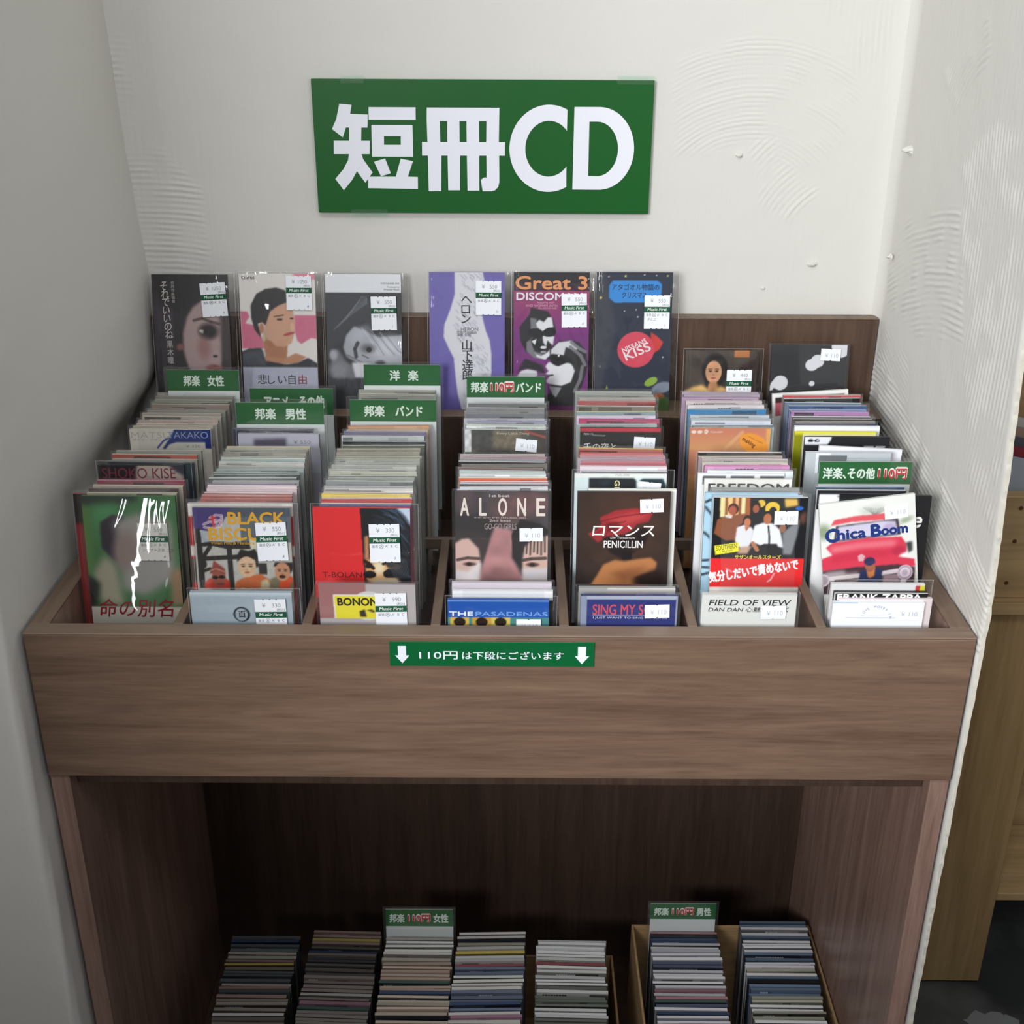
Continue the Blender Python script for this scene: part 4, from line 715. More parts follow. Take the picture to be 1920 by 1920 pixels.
a = Art(.6, '55534d', 96); a.map(370, 730, 1310); a.rect(370, 730, 470, 1100, 'dcdfdc'); a.poly([(470, 740), (820, 740), (840, 1050), (520, 1050)], '4f4f4b', .005); a.poly([(820, 740), (1300, 740), (1300, 1050), (820, 1050)], '79705e', .02); a.noise(.12, 30, 3); a.poly([(1300, 740), (1680, 740), (1680, 1050), (1600, 1050), (1560, 900)], '4a4440', .02); a.line([(1340, 750), (1680, 850)], 40, 'b0564c', .8)
cd('CD single with a grey and stone coloured cover in the middle compartment', .003, .255, .0995, art=a, base='d8dcd8', sleeve='case', group=OT, texts=[('Every Little Thing', 890, 805, 60, 'c8c0a8', dict(w=520))], sticker=('110', 'small', .76, .19, 5))
a = Art(.6, '2a2a29', 96); a.map(385, 660, 1215, 1190); a.rect(385, 660, 1600, 715, 'c23c48'); a.noise(.06, 20, 2); a.line([(580, 770), (760, 775)], 10, 'c8c8c0')
cd('black CD single with a red top line and white brush title behind the rose cover', .1245, .261, .1, art=a, base='2a2a29', sleeve='case', group=OT, texts=[('PSDR-119', 440, 768, 42, 'c8c8c4', dict(w=140)), ('千の夜と', 440, 1010, 150, 'e8e8e4', dict(w=500))], sticker=('110', 'small', .80, .19, 3))
a = Art(.6, 'dceaec', 96); a.map(250, 1370, 1500); a.rect(250, 1370, 1750, 1432, 'eef0ec'); a.poly([(485, 1440), (1215, 1440), (1260, 1490), (1255, 1700), (480, 1700)], '131a20', .004); a.poly([(1290, 1500), (1360, 1445), (1690, 1445), (1745, 1560), (1745, 1650)], '1c3238', .006); a.poly([(640, 1520), (760, 1450), (860, 1560), (700, 1600)], '24323c', .03)
cd('pale blue CD single with a black picture right behind the rose cover', .117, .157, .0915, w_=.0905, art=a, base='dceaec', sleeve='sleeve', lean=7, group=OT, texts=[('VOL.200', 900, 1405, 48, 'a8a8a4', dict(w=240)), ('GL', 905, 1480, 120, 'e8e2a8', dict(rot=-math.pi/2, w=170, bold=.03))], sticker=('110', 'small', .81, .16, 6))
cd('plain white CD single jutting out right behind the rose cover', .1265, .131, .0865, base='e8e8e0', lean=8, group=OT)
a = Art(.6, 'cf8a68', 96); a.map(335, 690, 1255); a.grad(690, 1030, 'cc7c62', 'd69c66'); a.line([(900, 1010), (1150, 750)], 60, 'e0a878', .8); a.poly([(1520, 690), (1590, 690), (1590, 1030), (1540, 1030)], 'e8a860', .01); a.ell(1335, 930, 235, 150, 'ef9a30', .45); a.ell(395, 745, 40, 24, 'eee4dc'); a.ell(488, 745, 40, 24, 'eee4dc'); a.ell(585, 740, 30, 34, 'eee4dc', soft=.1); a.ell(582, 738, 11, 12, 'cc7c62')
cd('orange CD single with an amber oval sticker in the sixth compartment', .2405, .261, .1, art=a, base='d69c66', sleeve='case', group=OT, texts=[('PCDA-00897', 650, 760, 40, 'eedcd0', dict(w=195)), ('making', 1150, 870, 90, '6a3c14', dict(w=230, rot=-.55, bold=.04)), ('maxi single', 1240, 820, 36, 'a86420', dict(w=260, rot=-.45))])
a = Art(.5, 'eceef2', 96); a.map(350, 1310, 1450)
for x0, x1 in ((430, 815), (905, 1295), (1390, 1790)): a.rect(x0, 1350, x1, 1500, '1c1a26')
cd('white CD single with three black bars across its cover in the sixth compartment', .236, .161, .0905, art=a, base='eceef2', group=OT)
a = Art(.5, 'ecebe4', 96); a.map(515, 1450, 1390)
cd('cream CD single with grey capitals cut off by the group photo cover', .2405, .147, .0905, art=a, base='ecebe4', sleeve='thin', group=OT, texts=[('FREEDOM', 580, 1660, 210, '4a4a48', dict(w=1280, h=140, bold=.04))])
a = Art(1.2, 'a8cce0', 60); a.map(80, 100, 1395, 1350)
for p in ([(90, 310), (200, 440)], [(90, 700), (200, 800)], [(90, 1240), (200, 1250)], [(90, 1360), (200, 1330)], [(100, 240), (150, 205), (210, 205)], [(90, 1140), (180, 1130)]): a.line(p, 34, '182430')
cd('pale blue CD single with black branches behind the group photo cover', .239, .118, .089, w_=.0885, art=a, base='a8cce0', sleeve='thin', lean=8, group=OT)
a = Art(.3, '3a2c2c', 90); a.map(0, 0, 1); a.rect(0, 0, 1, .05, 'f0f0ec'); a.rect(.95, 0, 1, .3, 'f0f0ec'); a.rect(0, 0, .04, .3, 'f0f0ec'); a.rect(.04, .12, 1, .3, 'b8606a'); a.rect(.7, .1, 1, .16, 'd8a050')
cd('white-bordered CD single tilted up on the right below the black spotted one', .3445, .357, .108, art=a, base='eaeae6', tilt=-4, group=OT)
cd('bright white CD single behind the yellow and olive one', .3545, .267, .101, w_=.09, art=Art(.4, 'eef0f6', 60).rect(0, 0, 1, .008, 'c8ccd8'), base='eef0f6', group=OT)
a = Art(1.6, '7a7c10', 50); a.map(0, 0, 1); a.grad(0, 1.6, '8e9012', '6a6a10'); a.rect(0, 0, 1, .035, 'e4dc30'); a.rect(.1, .03, 1, 1.6, 'dcdcd8')
cd('yellow and olive CD single in the rightmost compartment', .3495, .2535, .0995, art=a, base='7a7c10', edge='e8e040', group=OT)
a = Art(.4, '1f2024', 96); a.map(610, 790, 1300); a.poly([(610, 790), (1020, 790), (1000, 850), (960, 910), (610, 910)], 'e4e6ee', .004); a.ell(700, 848, 42, 26, '2a2a30'); a.ell(795, 848, 42, 26, '2a2a30'); a.ell(806, 848, 20, 11, 'e4e6ee'); a.rect(1520, 935, 1670, 952, 'd8d8dc'); a.rect(1700, 935, 1850, 952, 'd8d8dc')
cd('CD single with a white left corner and black right part in the rightmost compartment', .3595, .242, .0985, w_=.0885, art=a, base='1f2024', group=OT)
cd('plain white CD single sloping down to the right behind the rightmost green card', .368, .219, .0955, art=Art(.4, 'eceef6', 40).rect(0, .13, 1, .14, 'd0d4dc'), base='eceef6', tilt=2.6, group=OT)
a = Art(.5, 'e6e6e6', 80); a.map(180, 110, 1280); a.rect(180, 110, 1460, 165, '1c1c22'); a.rect(180, 110, 215, 400, '1c1c22'); a.poly([(450, 195), (600, 185), (680, 205), (520, 215)], '3a3a3a', .01)
cd('white CD single with a black border at the top behind the pink car cover', .346, .126, .0885, art=a, base='e6e6e6', lean=7, group=OT)
a = Art(1.2, '17171a', 80); a.map(0, 0, 1)
cd('black CD single with a white script letter jutting out right behind the pink car cover', .3685, .1215, .0855, w_=.0875, art=a, base='17171a', lean=7, tilt=.5, group=OT, texts=[('e', .80, .36, .26, 'e0e0dc', dict(shear=.25, bold=.03)), ('S', .62, .2, .16, 'a0a0a0', dict(shear=.1))])
# low front row
LOW = 'low singles in front of the cover singles'
low = dict(lean=2.0, group=LOW)
a = Art(.5, 'a9b8c2', 110); a.map(130, 1410, 1430); a.grad(1410, 1480, 'd4e0e8', 'a9b8c2'); a.ell(840, 1750, 118, 118, '16242e'); a.ell(835, 1755, 88, 98, 'a4b2bc')
cd('grey-blue CD single with a black ringed emblem in front of the yellow lettered cover', -.2365, .031, .0255, w_=.093, art=a, base='a9b8c2', sleeve='sleeve', texts=[('百', 790, 1790, 120, '16242e', dict(bold=.03))], sticker=('330', 'full', .79, .26, -1), **low)
a = Art(.6, 'b8b0b0', 110); a.map(185, 530, 1100); a.rect(185, 530, 720, 960, 'a4706e'); a.ell(745, 800, 200, 185, 'd4d8d4'); a.poly([(345, 655), (840, 655), (840, 960), (350, 960)], 'f0ece0'); a.poly([(358, 672), (850, 680), (850, 960), (370, 960)], 'ece02a'); a.poly([(640, 870), (700, 845), (720, 940), (650, 940)], '241a12', .004); a.poly([(720, 855), (780, 845), (820, 870), (800, 885)], '241a12', .004)
cd('clear CD case with yellow cover and black slab letters, front of third compartment', -.121, .031, .0345, w_=.088, art=a, base='8c7c7c', sleeve='case', texts=[('BONONO', 395, 795, 135, '241812', dict(w=560, h=95, bold=.06))], sticker=('990', 'full', .745, .30, -1), **low)
a = Art(.5, '1c55ae', 110); a.map(1035, 1375, 640); a.rect(1035, 1375, 1680, 1384, '7ea2d4'); a.rect(1035, 1496, 1680, 1700, '4c8a86')
for x, c in ((1110, 'd8b858'), (1250, 'c8a048'), (1370, 'd8c468')): a.rect(x-60, 1496, x+60, 1700, c); a.ell(x, 1530, 38, 32, '241812')
cd('blue CD single with white and light blue slab lettering, front of the middle compartment', -.0015, .0285, .0205, w_=.0925, art=a, base='1c55ae', sleeve='sleeve', texts=[('THE', 1045, 1487, 44, 'f0f4fa', dict(w=150, h=30, bold=.05)), ('PASADENAS', 1212, 1487, 44, '6fa4e2', dict(w=455, h=30, bold=.05))], sticker=('110', 'small', .80, .27, 0), **low)
cd('white and black CD single just behind the blue slab lettered one', .0025, .0385, .0245, w_=.092, art=Art(.5, '20242a', 90).rect(0, 0, 1, .1, 'ececec').rect(.1, .1, .3, .5, '20242a'), base='ececec', sleeve='thin', **low)
cd('pinkish white CD single second behind the blue slab lettered one', .0015, .0465, .0285, w_=.092, art=Art(.5, 'd8ced8', 40), base='d8ced8', sleeve='case', **low)
a = Art(.5, '222c74', 110); a.map(230, 1575, 835); a.rect(230, 1575, 1065, 1610, 'a8b0c0'); a.rect(230, 1575, 285, 1900, '8c96ac'); a.rect(1050, 1575, 1065, 1900, '8c96ac'); a.line([(335, 1762), (985, 1764)], 5, 'd8d8e4')
cd('navy CD single with red serif lettering in a clear case, front of the fifth compartment', .118, .0305, .0245, w_=.0885, art=a, base='222c74', sleeve='case', texts=[('SING MY SONG', 335, 1756, 130, 'd24a56', dict(w=655, h=98, bold=.02)), ('I JUST WANT TO SING MY SONG', 340, 1800, 40, 'd8d8e4', dict(w=640, h=24))], sticker=('110', 'small', .79, .165, -2), **low)
cd('grey CD single just behind the navy one with red lettering', .1165, .0405, .0275, w_=.0885, art=Art(.4, 'a8a6a4', 40).rect(.3, 0, 1, .02, 'e0dcd4'), base='a8a6a4', sleeve='case', **low)
a = Art(.5, 'e0e1dc', 110); a.map(25, 1560, 1455); a.rect(25, 1560, 1480, 1572, 'c4c4c0')
cd('white CD single with black italic serif lettering, front of the sixth compartment', .2275, .031, .0265, w_=.0865, art=a, base='e0e1dc', sleeve='case', texts=[('FIELD OF VIEW', 135, 1750, 130, '2a2a2c', dict(w=1240, h=100, shear=.2, bold=.03)), ('DAN DAN 心魅かれてく', 130, 1860, 110, '2a2a2c', dict(w=1230, h=84, shear=.2, bold=.02))], sticker=('110', 'small', .76, .20, -1), **low)
a = Art(.5, 'eef1f8', 110); a.map(300, 1590, 1310); a.rect(300, 1590, 655, 1602, '5aa4dc'); a.line([(510, 1832), (1370, 1836)], 7, 'a8acb8'); a.line([(830, 1790), (940, 1810), (1060, 1785)], 5, 'c8ccd6')
arcT = [(c, 935+190*math.sin(t), 1850-180*math.cos(t), 52, '8c90a0', dict(rot=-t)) for c, t in zip('LOVE MOVES IN', np.linspace(-1.35, 1.35, 13))]
cd('white CD single with small grey letters in an arc, front of the rightmost compartment', .3455, .0295, .0195, w_=.0835, art=a, base='eef1f8', texts=arcT, sticker=('110', 'small', .83, .13, 0), **low)
a = Art(.4, '17181a', 110); a.map(325, 1460, 1310); a.rect(325, 1460, 1640, 1474, 'dcdcd8'); a.rect(325, 1460, 345, 1800, 'dcdcd8')
cd('black CD single with heavy white capitals second from the front of the rightmost compartment', .3485, .0365, .026, w_=.0855, art=a, base='17181a', texts=[('FRANK ZAPPA', 372, 1575, 130, 'f0f0ee', dict(w=1180, h=90, bold=.06))], **low)
cd('white and silver CD single third from the front of the rightmost compartment', .3475, .0445, .0305, w_=.086, art=Art(.4, 'e6e6e6', 60).rect(.9, .02, .95, .3, 'c83c3c').rect(.95, .02, 1, .3, 'd8d030'), base='e6e6e6', sleeve='sleeve', **low)
cd('grey-edged white box CD just behind the white arc lettered one', .3525, .0335, .0215, w_=.0855, base='d8cccc', **low)

# ================================================================ green genre cards
GEN = 'green genre divider cards'
def genre(label, x, y, zt, words_, w_=.0845, gh=.0235, lean=6.0, white=.0055, tilt=0.0):
    h_ = .17; a = math.radians(lean); R = Matrix.Rotation(-a, 3, 'X') @ Matrix.Rotation(math.radians(tilt), 3, 'Y')
    loc = Vector((x, y, zt+Z0))-R @ Vector((0, 0, h_)); root = empty('genre_divider', loc); root.rotation_euler = R.to_euler(); tag(root, label, 'divider card', GEN)
    mb = MB(); mb.box(-w_/2, w_/2, -.0004, .0004, 0, h_, (226, 232, 230))
    flat_poly(mb, [(-w_/2, h_-gh), (w_/2, h_-gh), (w_/2, h_), (-w_/2, h_)], -.0006, (30, 100, 46))
    zb = h_-gh*.72; th = gh*.46
    for s, u, wd, c in words_:
        col = (226, 242, 228) if c == 'w' else (204, 44, 52)
        if c == 'r': put_text(mb, s, -w_/2+u*w_, zb, th/.86, (250, 236, 232), -.0007, w=wd*w_, bold=.11, h=th*1.02)
        put_text(mb, s, -w_/2+u*w_, zb, th/.86, col, -.0008, w=wd*w_, bold=.06 if c == 'w' else .045)
    mb.obj('card', 'sign', root)
    mb = MB(); mb.box(-w_/2-.0035, w_/2+.0035, -.0013, .0010, -.002, h_+.0035); mb.obj('laminate', 'lam', root)
genre('green divider card reading 邦楽 女性 in the far left compartment', -.3335, .347, .1335, [('邦楽', .23, .225, 'w'), ('女性', .565, .225, 'w')], w_=.0795, gh=.0235)
genre('green divider card reading アニメ、その他 partly hidden by the card in front', -.2365, .347, .1125, [('アニメ、その他', .17, .72, 'w')], w_=.0925, gh=.030)
genre('green divider card reading 邦楽 男性 in the second compartment', -.2350, .268, .124, [('邦楽', .22, .23, 'w'), ('男性', .565, .23, 'w')], w_=.0925, gh=.0235)
genre('green divider card reading 洋楽 at the back of the third compartment', -.1135, .360, .1365, [('洋', .34, .13, 'w'), ('楽', .58, .13, 'w')], w_=.0855, gh=.0235)
genre('green divider card reading 邦楽 バンド in the third compartment', -.1165, .277, .1245, [('邦楽', .17, .23, 'w'), ('バンド', .53, .31, 'w')], w_=.0915, gh=.0235)
genre('green divider card reading 邦楽110円バンド in the middle compartment', .0025, .347, .1275, [('邦楽', .055, .22, 'w'), ('110円', .31, .29, 'r'), ('バンド', .635, .32, 'w')], w_=.0865, gh=.0235)
genre('green divider card reading 洋楽、その他110円 in the rightmost compartment', .3665, .192, .0915, [('洋楽、', .045, .25, 'w'), ('その他', .315, .29, 'w'), ('110円', .645, .305, 'r')], w_=.093, gh=.0235)

# ================================================================ tightly filed singles, upper compartments
STACK={
 1:'344.4:a8a593: 335.8:979687: 327.4:a8a595: 319.0:908f83: 312.1:aaa796:8a7a70 301.2:807f75: 297.1:a09e93: 289.1:b4ada0: 281.1:bdb3a5: 274.6:bfb3a8:b09890 266.8:c4bbaa: 259.0:cabfae: 201.2:a5a296:8c897e 194.1:b0ab9f:a05040 184.8:a09c90: 179.0:565c5c:303a40 137.8:b07078:803848 130.3:c8c0ac: 122.8:604048:282024 115.5:beb59c:',
 2:'252.7:505060:383848 213.2:cfc4a8:b0a890 206.0:a3a196: 198.9:989588: 191.9:a29f92: 186.1:dcdfd8:a0b0ac 176.9:ccccc4: 171.2:b5b8b2: 164.4:a5b0ac: 157.7:a0a8a4:404440 151.1:909490:303434 145.6:c4c8c4:505856 140.1:b0b0b0: 134.7:988898:806080 128.3:e4dcdc:c8b8bc 123.0:e0ccd0: 116.7:e0c8c8:a07070 109.4:c49088:a06058 103.2:b87068:a05048 96.1:c87860:b04838',
 3:'353.0:a5a59b: 345.8:cfcabc:b09088 338.7:a3a89b: 261.7:c88060:b89070 252.8:ccbca8: 246.5:948ca0:686080 236.5:d0d4d0:a8acac 227.9:989c98:202428 216.9:a8aaa0:505248 207.3:ccc8b4:807868 199.0:a09c8c: 192.0:a8a894:888468 185.0:a4a69c: 179.3:a8aaa0: 172.5:b4b6ae: 165.7:babcb4: 159.0:c8c8b4: 152.3:b4b4ac:606058 145.8:a0a29c: 138.2:b8bab6:808484 131.7:b4b4b4: 124.3:d8d4d4: 117.9:d0c4b8:907860 112.7:e8d070:d8b840 107.5:e0e0d0:4068b0 103.4:c05058:b83840 96.3:d0c8b0:606890',
 4:'320.4:b5b3b3:707070 309.4:c0bcbc:909090 299.9:a09ea0: 291.9:989898:707078 282.6:dcdce0:c0c0c8 274.7:b0acc8: 268.3:d0dcb0:90a8a0 263.1:e4ece8:d8e0dc 199.2:d0c8c4:b0a0a0 192.1:c08890:b07080 186.3:a5a5a8: 180.6:d0d0d0:303030 174.9:908c88:707068 169.2:a08078:706058 162.5:c8cccc:b8c8c4 155.8:e8ecec: 149.2:f0e8dc:d06840 141.6:f0f0f4:d05058 135.1:e4e4e8:202838 128.7:ecf0f0:d8d8dc',
 5:'351.5:d8d8d0:a0a49c 344.4:c4c8c0:888c88 335.8:e0dcd0:b0a49c 326.0:d0a8a0:a85858 313.6:ecece0:80786c 300.0:e4e0b0:88a0a0 289.3:e4dcec:d8c8dc 280.0:c86090:b04868 269.6:dce4e0:a8b4b0 211.1:e8c868:a06058 202.8:d87878:c87070 196.9:d0a8b0:b89098 191.1:c8b0bc:b0a0a8 184.2:c89ca8:b87880 178.4:c87080:b06870 172.8:f0e4ec:e8d8e0 163.8:e4e4e8:685058',
 6:'354.4:c8b4c8:b0a0b0 345.8:c4b4c4: 337.3:b8a0b8:a890a8 330.2:ecdcdc: 319.1:eceae8:d8d0d4 306.8:a8c0c8:4080b0 293.3:dce4ec: 285.4:c8d4dc: 278.8:e4ecf4:c8ccd8 271.0:d8e0e8:505868 265.8:a0b8bc:b8c8c8 205.3:f0f0ec:302828 198.2:ece0c8:a89098 190.1:e4e4dc:a8a098 183.2:e8e4d8:d0c8bc 177.4:d880b0:d090c0 165.0:ecf0f4:d8e0e4 129.1:b0b0ac:a0a09c 121.7:d0c0c4:b87088 115.4:e0ecf0:98b8d0',
 7:'345.8:e8c8c8:c84848 337.3:ececec:202020 328.8:e4ecf0:687890 320.5:c8d8e8:405888 309.5:a8bcd8:7888b8 301.4:d8b8d8:a878a8 292.0:f0f0f4:483848 285.4:ece8e0:404040 277.5:a89c94:8c7c74 271.0:606878:303848 205.4:d8dce0:b8c0c4 133.5:a0b0c8:284058',
}

COVER = {1: 'the blurred green cover', 2: 'the yellow lettered cover', 3: 'the red half cover', 4: 'the ALONE cover', 5: 'the rose cover', 6: 'the group photo cover', 7: 'the pink car cover'}
def plain_card(name, w_, h_, t_, top, front, rs, art=True, side=None):
    """filed single: coloured top edge, printed strip along the head of the front face"""
    mb = MB(); y0, y1 = -t_/2, t_/2; mb.box(-w_/2, w_/2, y0, y1, 0, h_, side or tuple(int(v*.55) for v in hexc(top)))
    q = lambda x0, x1, z0, z1, c, d=.0001: flat_poly(mb, [(x0, z0), (x1, z0), (x1, z1), (x0, z1)], y0-d, c)
    mb.add([(-w_/2, y0, h_+.0001), (w_/2, y0, h_+.0001), (w_/2, y1, h_+.0001), (-w_/2, y1, h_+.0001)], [(0, 1, 2, 3)], top)
    q(-w_/2, w_/2, 0, h_, front)
    if art:
        f = np.array(hexc(front), float)
        for k in range(rs.choice((1, 2, 2, 3))):
            a = -w_/2+w_*rs.random()*.75; b = min(w_/2, a+w_*(.08+.4*rs.random())); z1 = h_-.0004-.003*rs.random()
            c = tuple(int(v) for v in np.clip(f*(.45+.8*rs.random())+rs.uniform(-25, 25), 8, 250)); q(a, b, h_-.022, z1, c, .00014+.00003*k)
        if rs.random() < .45:
            a = -w_/2+.006+rs.random()*.03; c = tuple(int(v) for v in (f*.3 if f.mean() > 110 else f*.4+130))
            for k in range(rs.randint(4, 12)):
                b = a+.0012+.0022*rs.random(); z0 = h_-.0052
                if b > w_/2: break
                q(a, b, z0, z0+.0026, c, .00030); a = b+.0007
    return mb.mesh(name)
UP = 'CD singles filed in the upper compartments'
CX = {1: (-.353, -.342), 2: (-.2405, -.2400), 3: (-.1285, -.1175), 4: (.0, .0035), 5: (.118, .1245), 6: (.2435, .2425), 7: (.3465, .3555)}
for c, s in STACK.items():
    rs = random.Random(100+c); items = s.split()[::-1]          # nearest first
    for i, tok in enumerate(items):
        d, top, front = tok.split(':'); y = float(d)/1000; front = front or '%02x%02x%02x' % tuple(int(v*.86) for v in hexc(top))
        k = (y-.1)/.245; x = CX[c][0]*(1-k)+CX[c][1]*k+rs.uniform(-.0022, .0022)
        zt = .087+(y-.115)/.225*.02+rs.uniform(-.0012, .0008)
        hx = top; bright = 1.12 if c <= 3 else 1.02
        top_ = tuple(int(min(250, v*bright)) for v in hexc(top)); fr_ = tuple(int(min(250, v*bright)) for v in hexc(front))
        a = math.radians(6); R = Matrix.Rotation(math.radians(rs.uniform(-1.1, 1.1)), 3, 'Z') @ Matrix.Rotation(-a, 3, 'X') @ Matrix.Rotation(math.radians(rs.uniform(-.5, .5)), 3, 'Y')
        w_ = .085+rs.uniform(-.001, .0015); t_ = rs.uniform(.0034, .0046)
        root = empty('cd_single', Vector((x, y, zt+Z0))-R @ Vector((0, -t_/2, .1575))); root.rotation_euler = R.to_euler()
        tag(root, '%s-edged CD single, %s behind %s' % (colour_word(hx), ORD[i+1], COVER[c]), 'CD', UP)
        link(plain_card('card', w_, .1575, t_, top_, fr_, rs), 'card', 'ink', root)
        if rs.random() < (.95 if c <= 3 else .75):
            link(sleeve_mesh(.085, .1575, .004, i % 6, rs.choice((.0015, .003)), .0005), 'plastic_sleeve', 'thin', root, True)

# ================================================================ lower bay: cardboard boxes with densely filed singles
def carton(label, x0, x1, y0, y1, h_):
    r = tag(empty('cardboard_box', (0, 0, 0)), label, 'box'); t_ = .003; b = .1168
    part('bottom', 'card', (x0, x1, y0, y1, b, b+t_), parent=r)
    for q in ((x0, x0+t_, y0, y1), (x1-t_, x1, y0, y1), (x0+t_, x1-t_, y0, y0+t_), (x0+t_, x1-t_, y1-t_, y1)): part('side', 'card', (*q, b+t_, h_), parent=r)
carton('open cardboard box holding the two rightmost rows of the lower shelf', .172, .4085, .05, .3045, z(-.622))
carton('open cardboard box holding the fourth and fifth rows of the lower shelf', -.0725, .1480, .05, .296, z(-.668))
LOWER = [(-.306, -.306, .268, 'far left lower row', 'd 8c8474 6a6258 9c9484 4c5458 86665e'), (-.2055, -.2025, .279, 'second lower row from left', 'd 585450 8c8478 3c3a40 96766c 7c6c64'),
         (-.1085, -.1075, .266, 'lower row under the left green card', 'l d0ccc0 c0b098 c8a890 e0d8c8 b09098'), (-.0205, -.0135, .275, 'fourth lower row from left', 'l c8c8c0 485058 d4d0c4 a89c88 707c98'),
         (.083, .090, .265, 'fifth lower row from left', 'l d8d8d4 5c6488 c4bcb4 e0e0e0 787c70'), (.2305, .238, .279, 'lower row under the right green card', 'b d8d8e4 e0dce4 4c5470 c4c4cc a87078'), (.347, .3575, .297, 'far right lower row', 'b e0dce4 5c7898 d8d0d0 e4e4ec a8a890')]
LG = 'CD singles filed on the lower shelf'
rest = MB(); NIND = 16
def shelf_single(mb, x, y, zt, w_, h_, t_, top, front, rs, yaw_, lean):
    me_v = []
    a = math.radians(lean); R = Matrix.Rotation(math.radians(yaw_), 3, 'Z') @ Matrix.Rotation(-a, 3, 'X')
    loc = Vector((x, y, zt+Z0))-R @ Vector((0, -t_/2, h_)); return R, loc
for r, (xf, xb, yb, where, pal) in enumerate(LOWER):
    rs = random.Random(300+r); tone, *cols = pal.split(); y = .101; i = 0; run = None
    while y < yb:
        if run is None or rs.random() < .5: run = rs.choice(cols)
        base = np.array(hexc(run), float)
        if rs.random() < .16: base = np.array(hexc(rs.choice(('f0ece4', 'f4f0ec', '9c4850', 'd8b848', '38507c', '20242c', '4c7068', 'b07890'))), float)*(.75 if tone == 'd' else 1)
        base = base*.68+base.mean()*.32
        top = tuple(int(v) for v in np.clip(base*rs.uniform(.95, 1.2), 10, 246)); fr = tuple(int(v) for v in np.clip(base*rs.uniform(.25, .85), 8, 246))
        k = (y-.1)/(yb-.1); x = xf*(1-k)+xb*k+rs.uniform(-.0016, .0016); t_ = rs.uniform(.0038, .0054); zt = -.6165+.006*k+rs.uniform(-.0018, .0018)
        yw = {1: -1.6, 3: 1.3, 4: -1.2}.get(r, 0)+rs.uniform(-.7, .7); lean = 5
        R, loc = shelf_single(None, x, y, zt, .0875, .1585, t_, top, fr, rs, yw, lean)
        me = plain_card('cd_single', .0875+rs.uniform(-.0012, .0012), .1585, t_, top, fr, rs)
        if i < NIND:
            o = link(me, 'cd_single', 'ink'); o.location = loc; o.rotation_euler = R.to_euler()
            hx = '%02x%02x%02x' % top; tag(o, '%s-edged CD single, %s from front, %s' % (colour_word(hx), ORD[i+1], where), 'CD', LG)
        else:
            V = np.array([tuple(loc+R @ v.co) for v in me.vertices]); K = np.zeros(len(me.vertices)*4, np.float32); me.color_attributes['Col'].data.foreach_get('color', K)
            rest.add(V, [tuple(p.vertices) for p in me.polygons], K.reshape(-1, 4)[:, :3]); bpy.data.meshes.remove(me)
        y += t_+rs.uniform(.0012, .0022); i += 1
o = rest.obj('cd_singles', 'ink'); tag(o, 'tightly packed CD singles at the back of all seven rows on the lower shelf', 'CDs', kind='stuff')
genre('green divider card reading 邦楽 110円 女性 at the back of the lower shelf', -.1075, .277, -.573, [('邦楽', .06, .215, 'w'), ('110円', .335, .32, 'r'), ('女性', .71, .215, 'w')], w_=.0875, gh=.0265, lean=4)
genre('green divider card reading 邦楽 110円 男性 at the back of the lower right box', .2365, .289, -.572, [('邦楽', .06, .215, 'w'), ('110円', .335, .32, 'r'), ('男性', .71, .215, 'w')], w_=.0855, gh=.024, lean=4)

# ================================================================ pine record shelf in the next bay
sh = tag(empty('pine_record_shelf', (.7, .476, 0)), 'natural pine record shelf standing right of the white wing wall', 'shelf')
def pp(name, mat, x0, x1, y0, y1, z0, z1, par=sh):
    mb = MB(); mb.bbox(x0-.7, x1-.7, y0-.476, y1-.476, z0, z1, None, .0012); return mb.obj(name, mat, par)
pp('leg', 'pine', .50, .738, .478, .505, .004, z(-.2375)); pp('leg', 'pine', 1.25, 1.40, .478, .505, .004, z(-.2375)); pp('leg', 'pine', .50, .738, .92, .947, .004, z(-.2375)); pp('leg', 'pine', 1.25, 1.40, .92, .947, .004, z(-.2375))
pp('shelf_board', 'pine_h', .48, 1.42, .462, .96, z(-.237), z(-.219))
pp('front_board', 'pine_h', .48, 1.42, .476, .494, z(-.2185), z(-.072)); pp('back_board', 'pine_h', .48, 1.42, .942, .96, z(-.2185), z(-.02)); pp('end_board', 'pine_h', .48, .498, .4945, .9415, z(-.2185), z(-.05)); pp('end_board', 'pine_h', 1.402, 1.42, .4945, .9415, z(-.2185), z(-.05))
pp('upper_rail', 'pine_h', .48, 1.42, .70, .718, z(-.2185), z(.02)); pp('upper_shelf', 'pine_h', .48, 1.42, .719, .941, z(.02), z(.036))
M['screw'] = plain('screw', (84, 52, 34), .5)
for dz in (-.088, -.135, -.196):
    mb = MB(); pts = [(.0028*math.cos(a), 0, .0028*math.sin(a)) for a in np.linspace(0, 6.283, 13)[:-1]]; mb.add(pts+[(p[0], .002, p[2]) for p in pts], [tuple(range(11, -1, -1))]+[(i, (i+1) % 12, 12+(i+1) % 12, 12+i) for i in range(12)])
    o = mb.obj('screw', 'screw', sh); o.location = (.660-.7, -.0007, z(dz))
pp('cabinet_back', 'pine_h', .76, 1.24, .66, .675, .16, z(-.30)); pp('cabinet_shelf', 'pine_h', .745, 1.245, .50, .9, .145, .159)
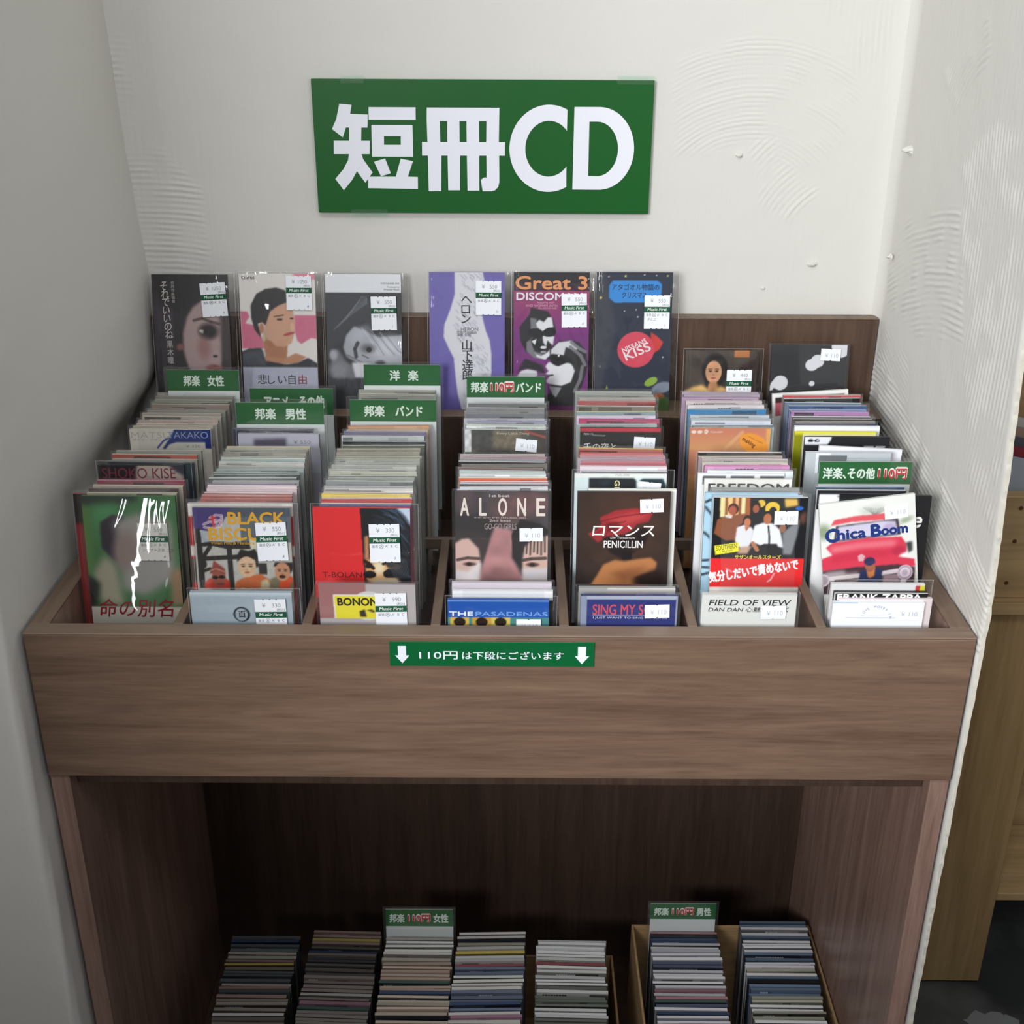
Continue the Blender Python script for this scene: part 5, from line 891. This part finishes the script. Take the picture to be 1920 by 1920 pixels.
mb = MB()
def record(label, x, y, zb, w_, h_, cols, lean, yaw_, name='record_sleeve', cat='record'):
    mb = MB(); mb.box(-w_/2, w_/2, -.002, .002, 0, h_, cols[0]); n = len(cols)
    for i, c in enumerate(cols): flat_poly(mb, [(-w_/2, h_*i/n), (w_/2, h_*i/n), (w_/2, h_*(i+1)/n), (-w_/2, h_*(i+1)/n)], -.0022, c)
    o = mb.obj(name, 'ink'); o.location = (x, y, zb); R = Matrix.Rotation(math.radians(yaw_), 3, 'Z') @ Matrix.Rotation(math.radians(-lean), 3, 'X'); o.rotation_euler = R.to_euler(); tag(o, label, cat, 'records in the pine shelf')
for k_, (lab, cols) in enumerate((('blue record sleeve with a white corner in the front of the pine shelf', ('2c3850', '44587c', 'a8b0b8')), ('red record sleeve behind the blue one in the pine shelf', ('6c2430', '8c3440')), ('grey record sleeve behind the red one in the pine shelf', ('6c6c74', '58585e')),
                                     ('tan record sleeve, fourth in the front of the pine shelf', ('8c7868', 'a08878')), ('off-white record sleeve, fifth in the front of the pine shelf', ('a8a49c', 'c0bcb4')))):
    record(lab, .640+.012*k_, .575+.011*k_, z(-.2185), .17, .165+.008*k_, cols, 6, -32)
for k_, (lab, cols) in enumerate((('white record sleeve on the upper tier of the pine shelf', ('b0b0b0', 'c8c8cc')), ('black record sleeve behind the white one on the upper tier', ('202024', '2c2c32')), ('pale grey record sleeve at the back of the upper tier', ('a0a4a8', '8c9094')))):
    record(lab, .67+.02*k_, .80+.02*k_, z(.036), .17, .10+.02*k_, cols, 6, -32)
b_ = tag(empty('brown_carton', (.80, 1.05, 0)), 'tan cardboard carton standing behind the pine shelf', 'box'); mb = MB(); mb.bbox(-.24, .3, -.05, .16, .001, z(.22), None, .002); mb.obj('body', 'card', b_)
mb = MB(); mb.bbox(-.24, .3, -.05, .16, z(.2205), z(.32), (40, 42, 46), .002); o = mb.obj('black_case', 'ink'); o.location = (.80, 1.05, 0); tag(o, 'black flat case lying on the tan carton', 'case')
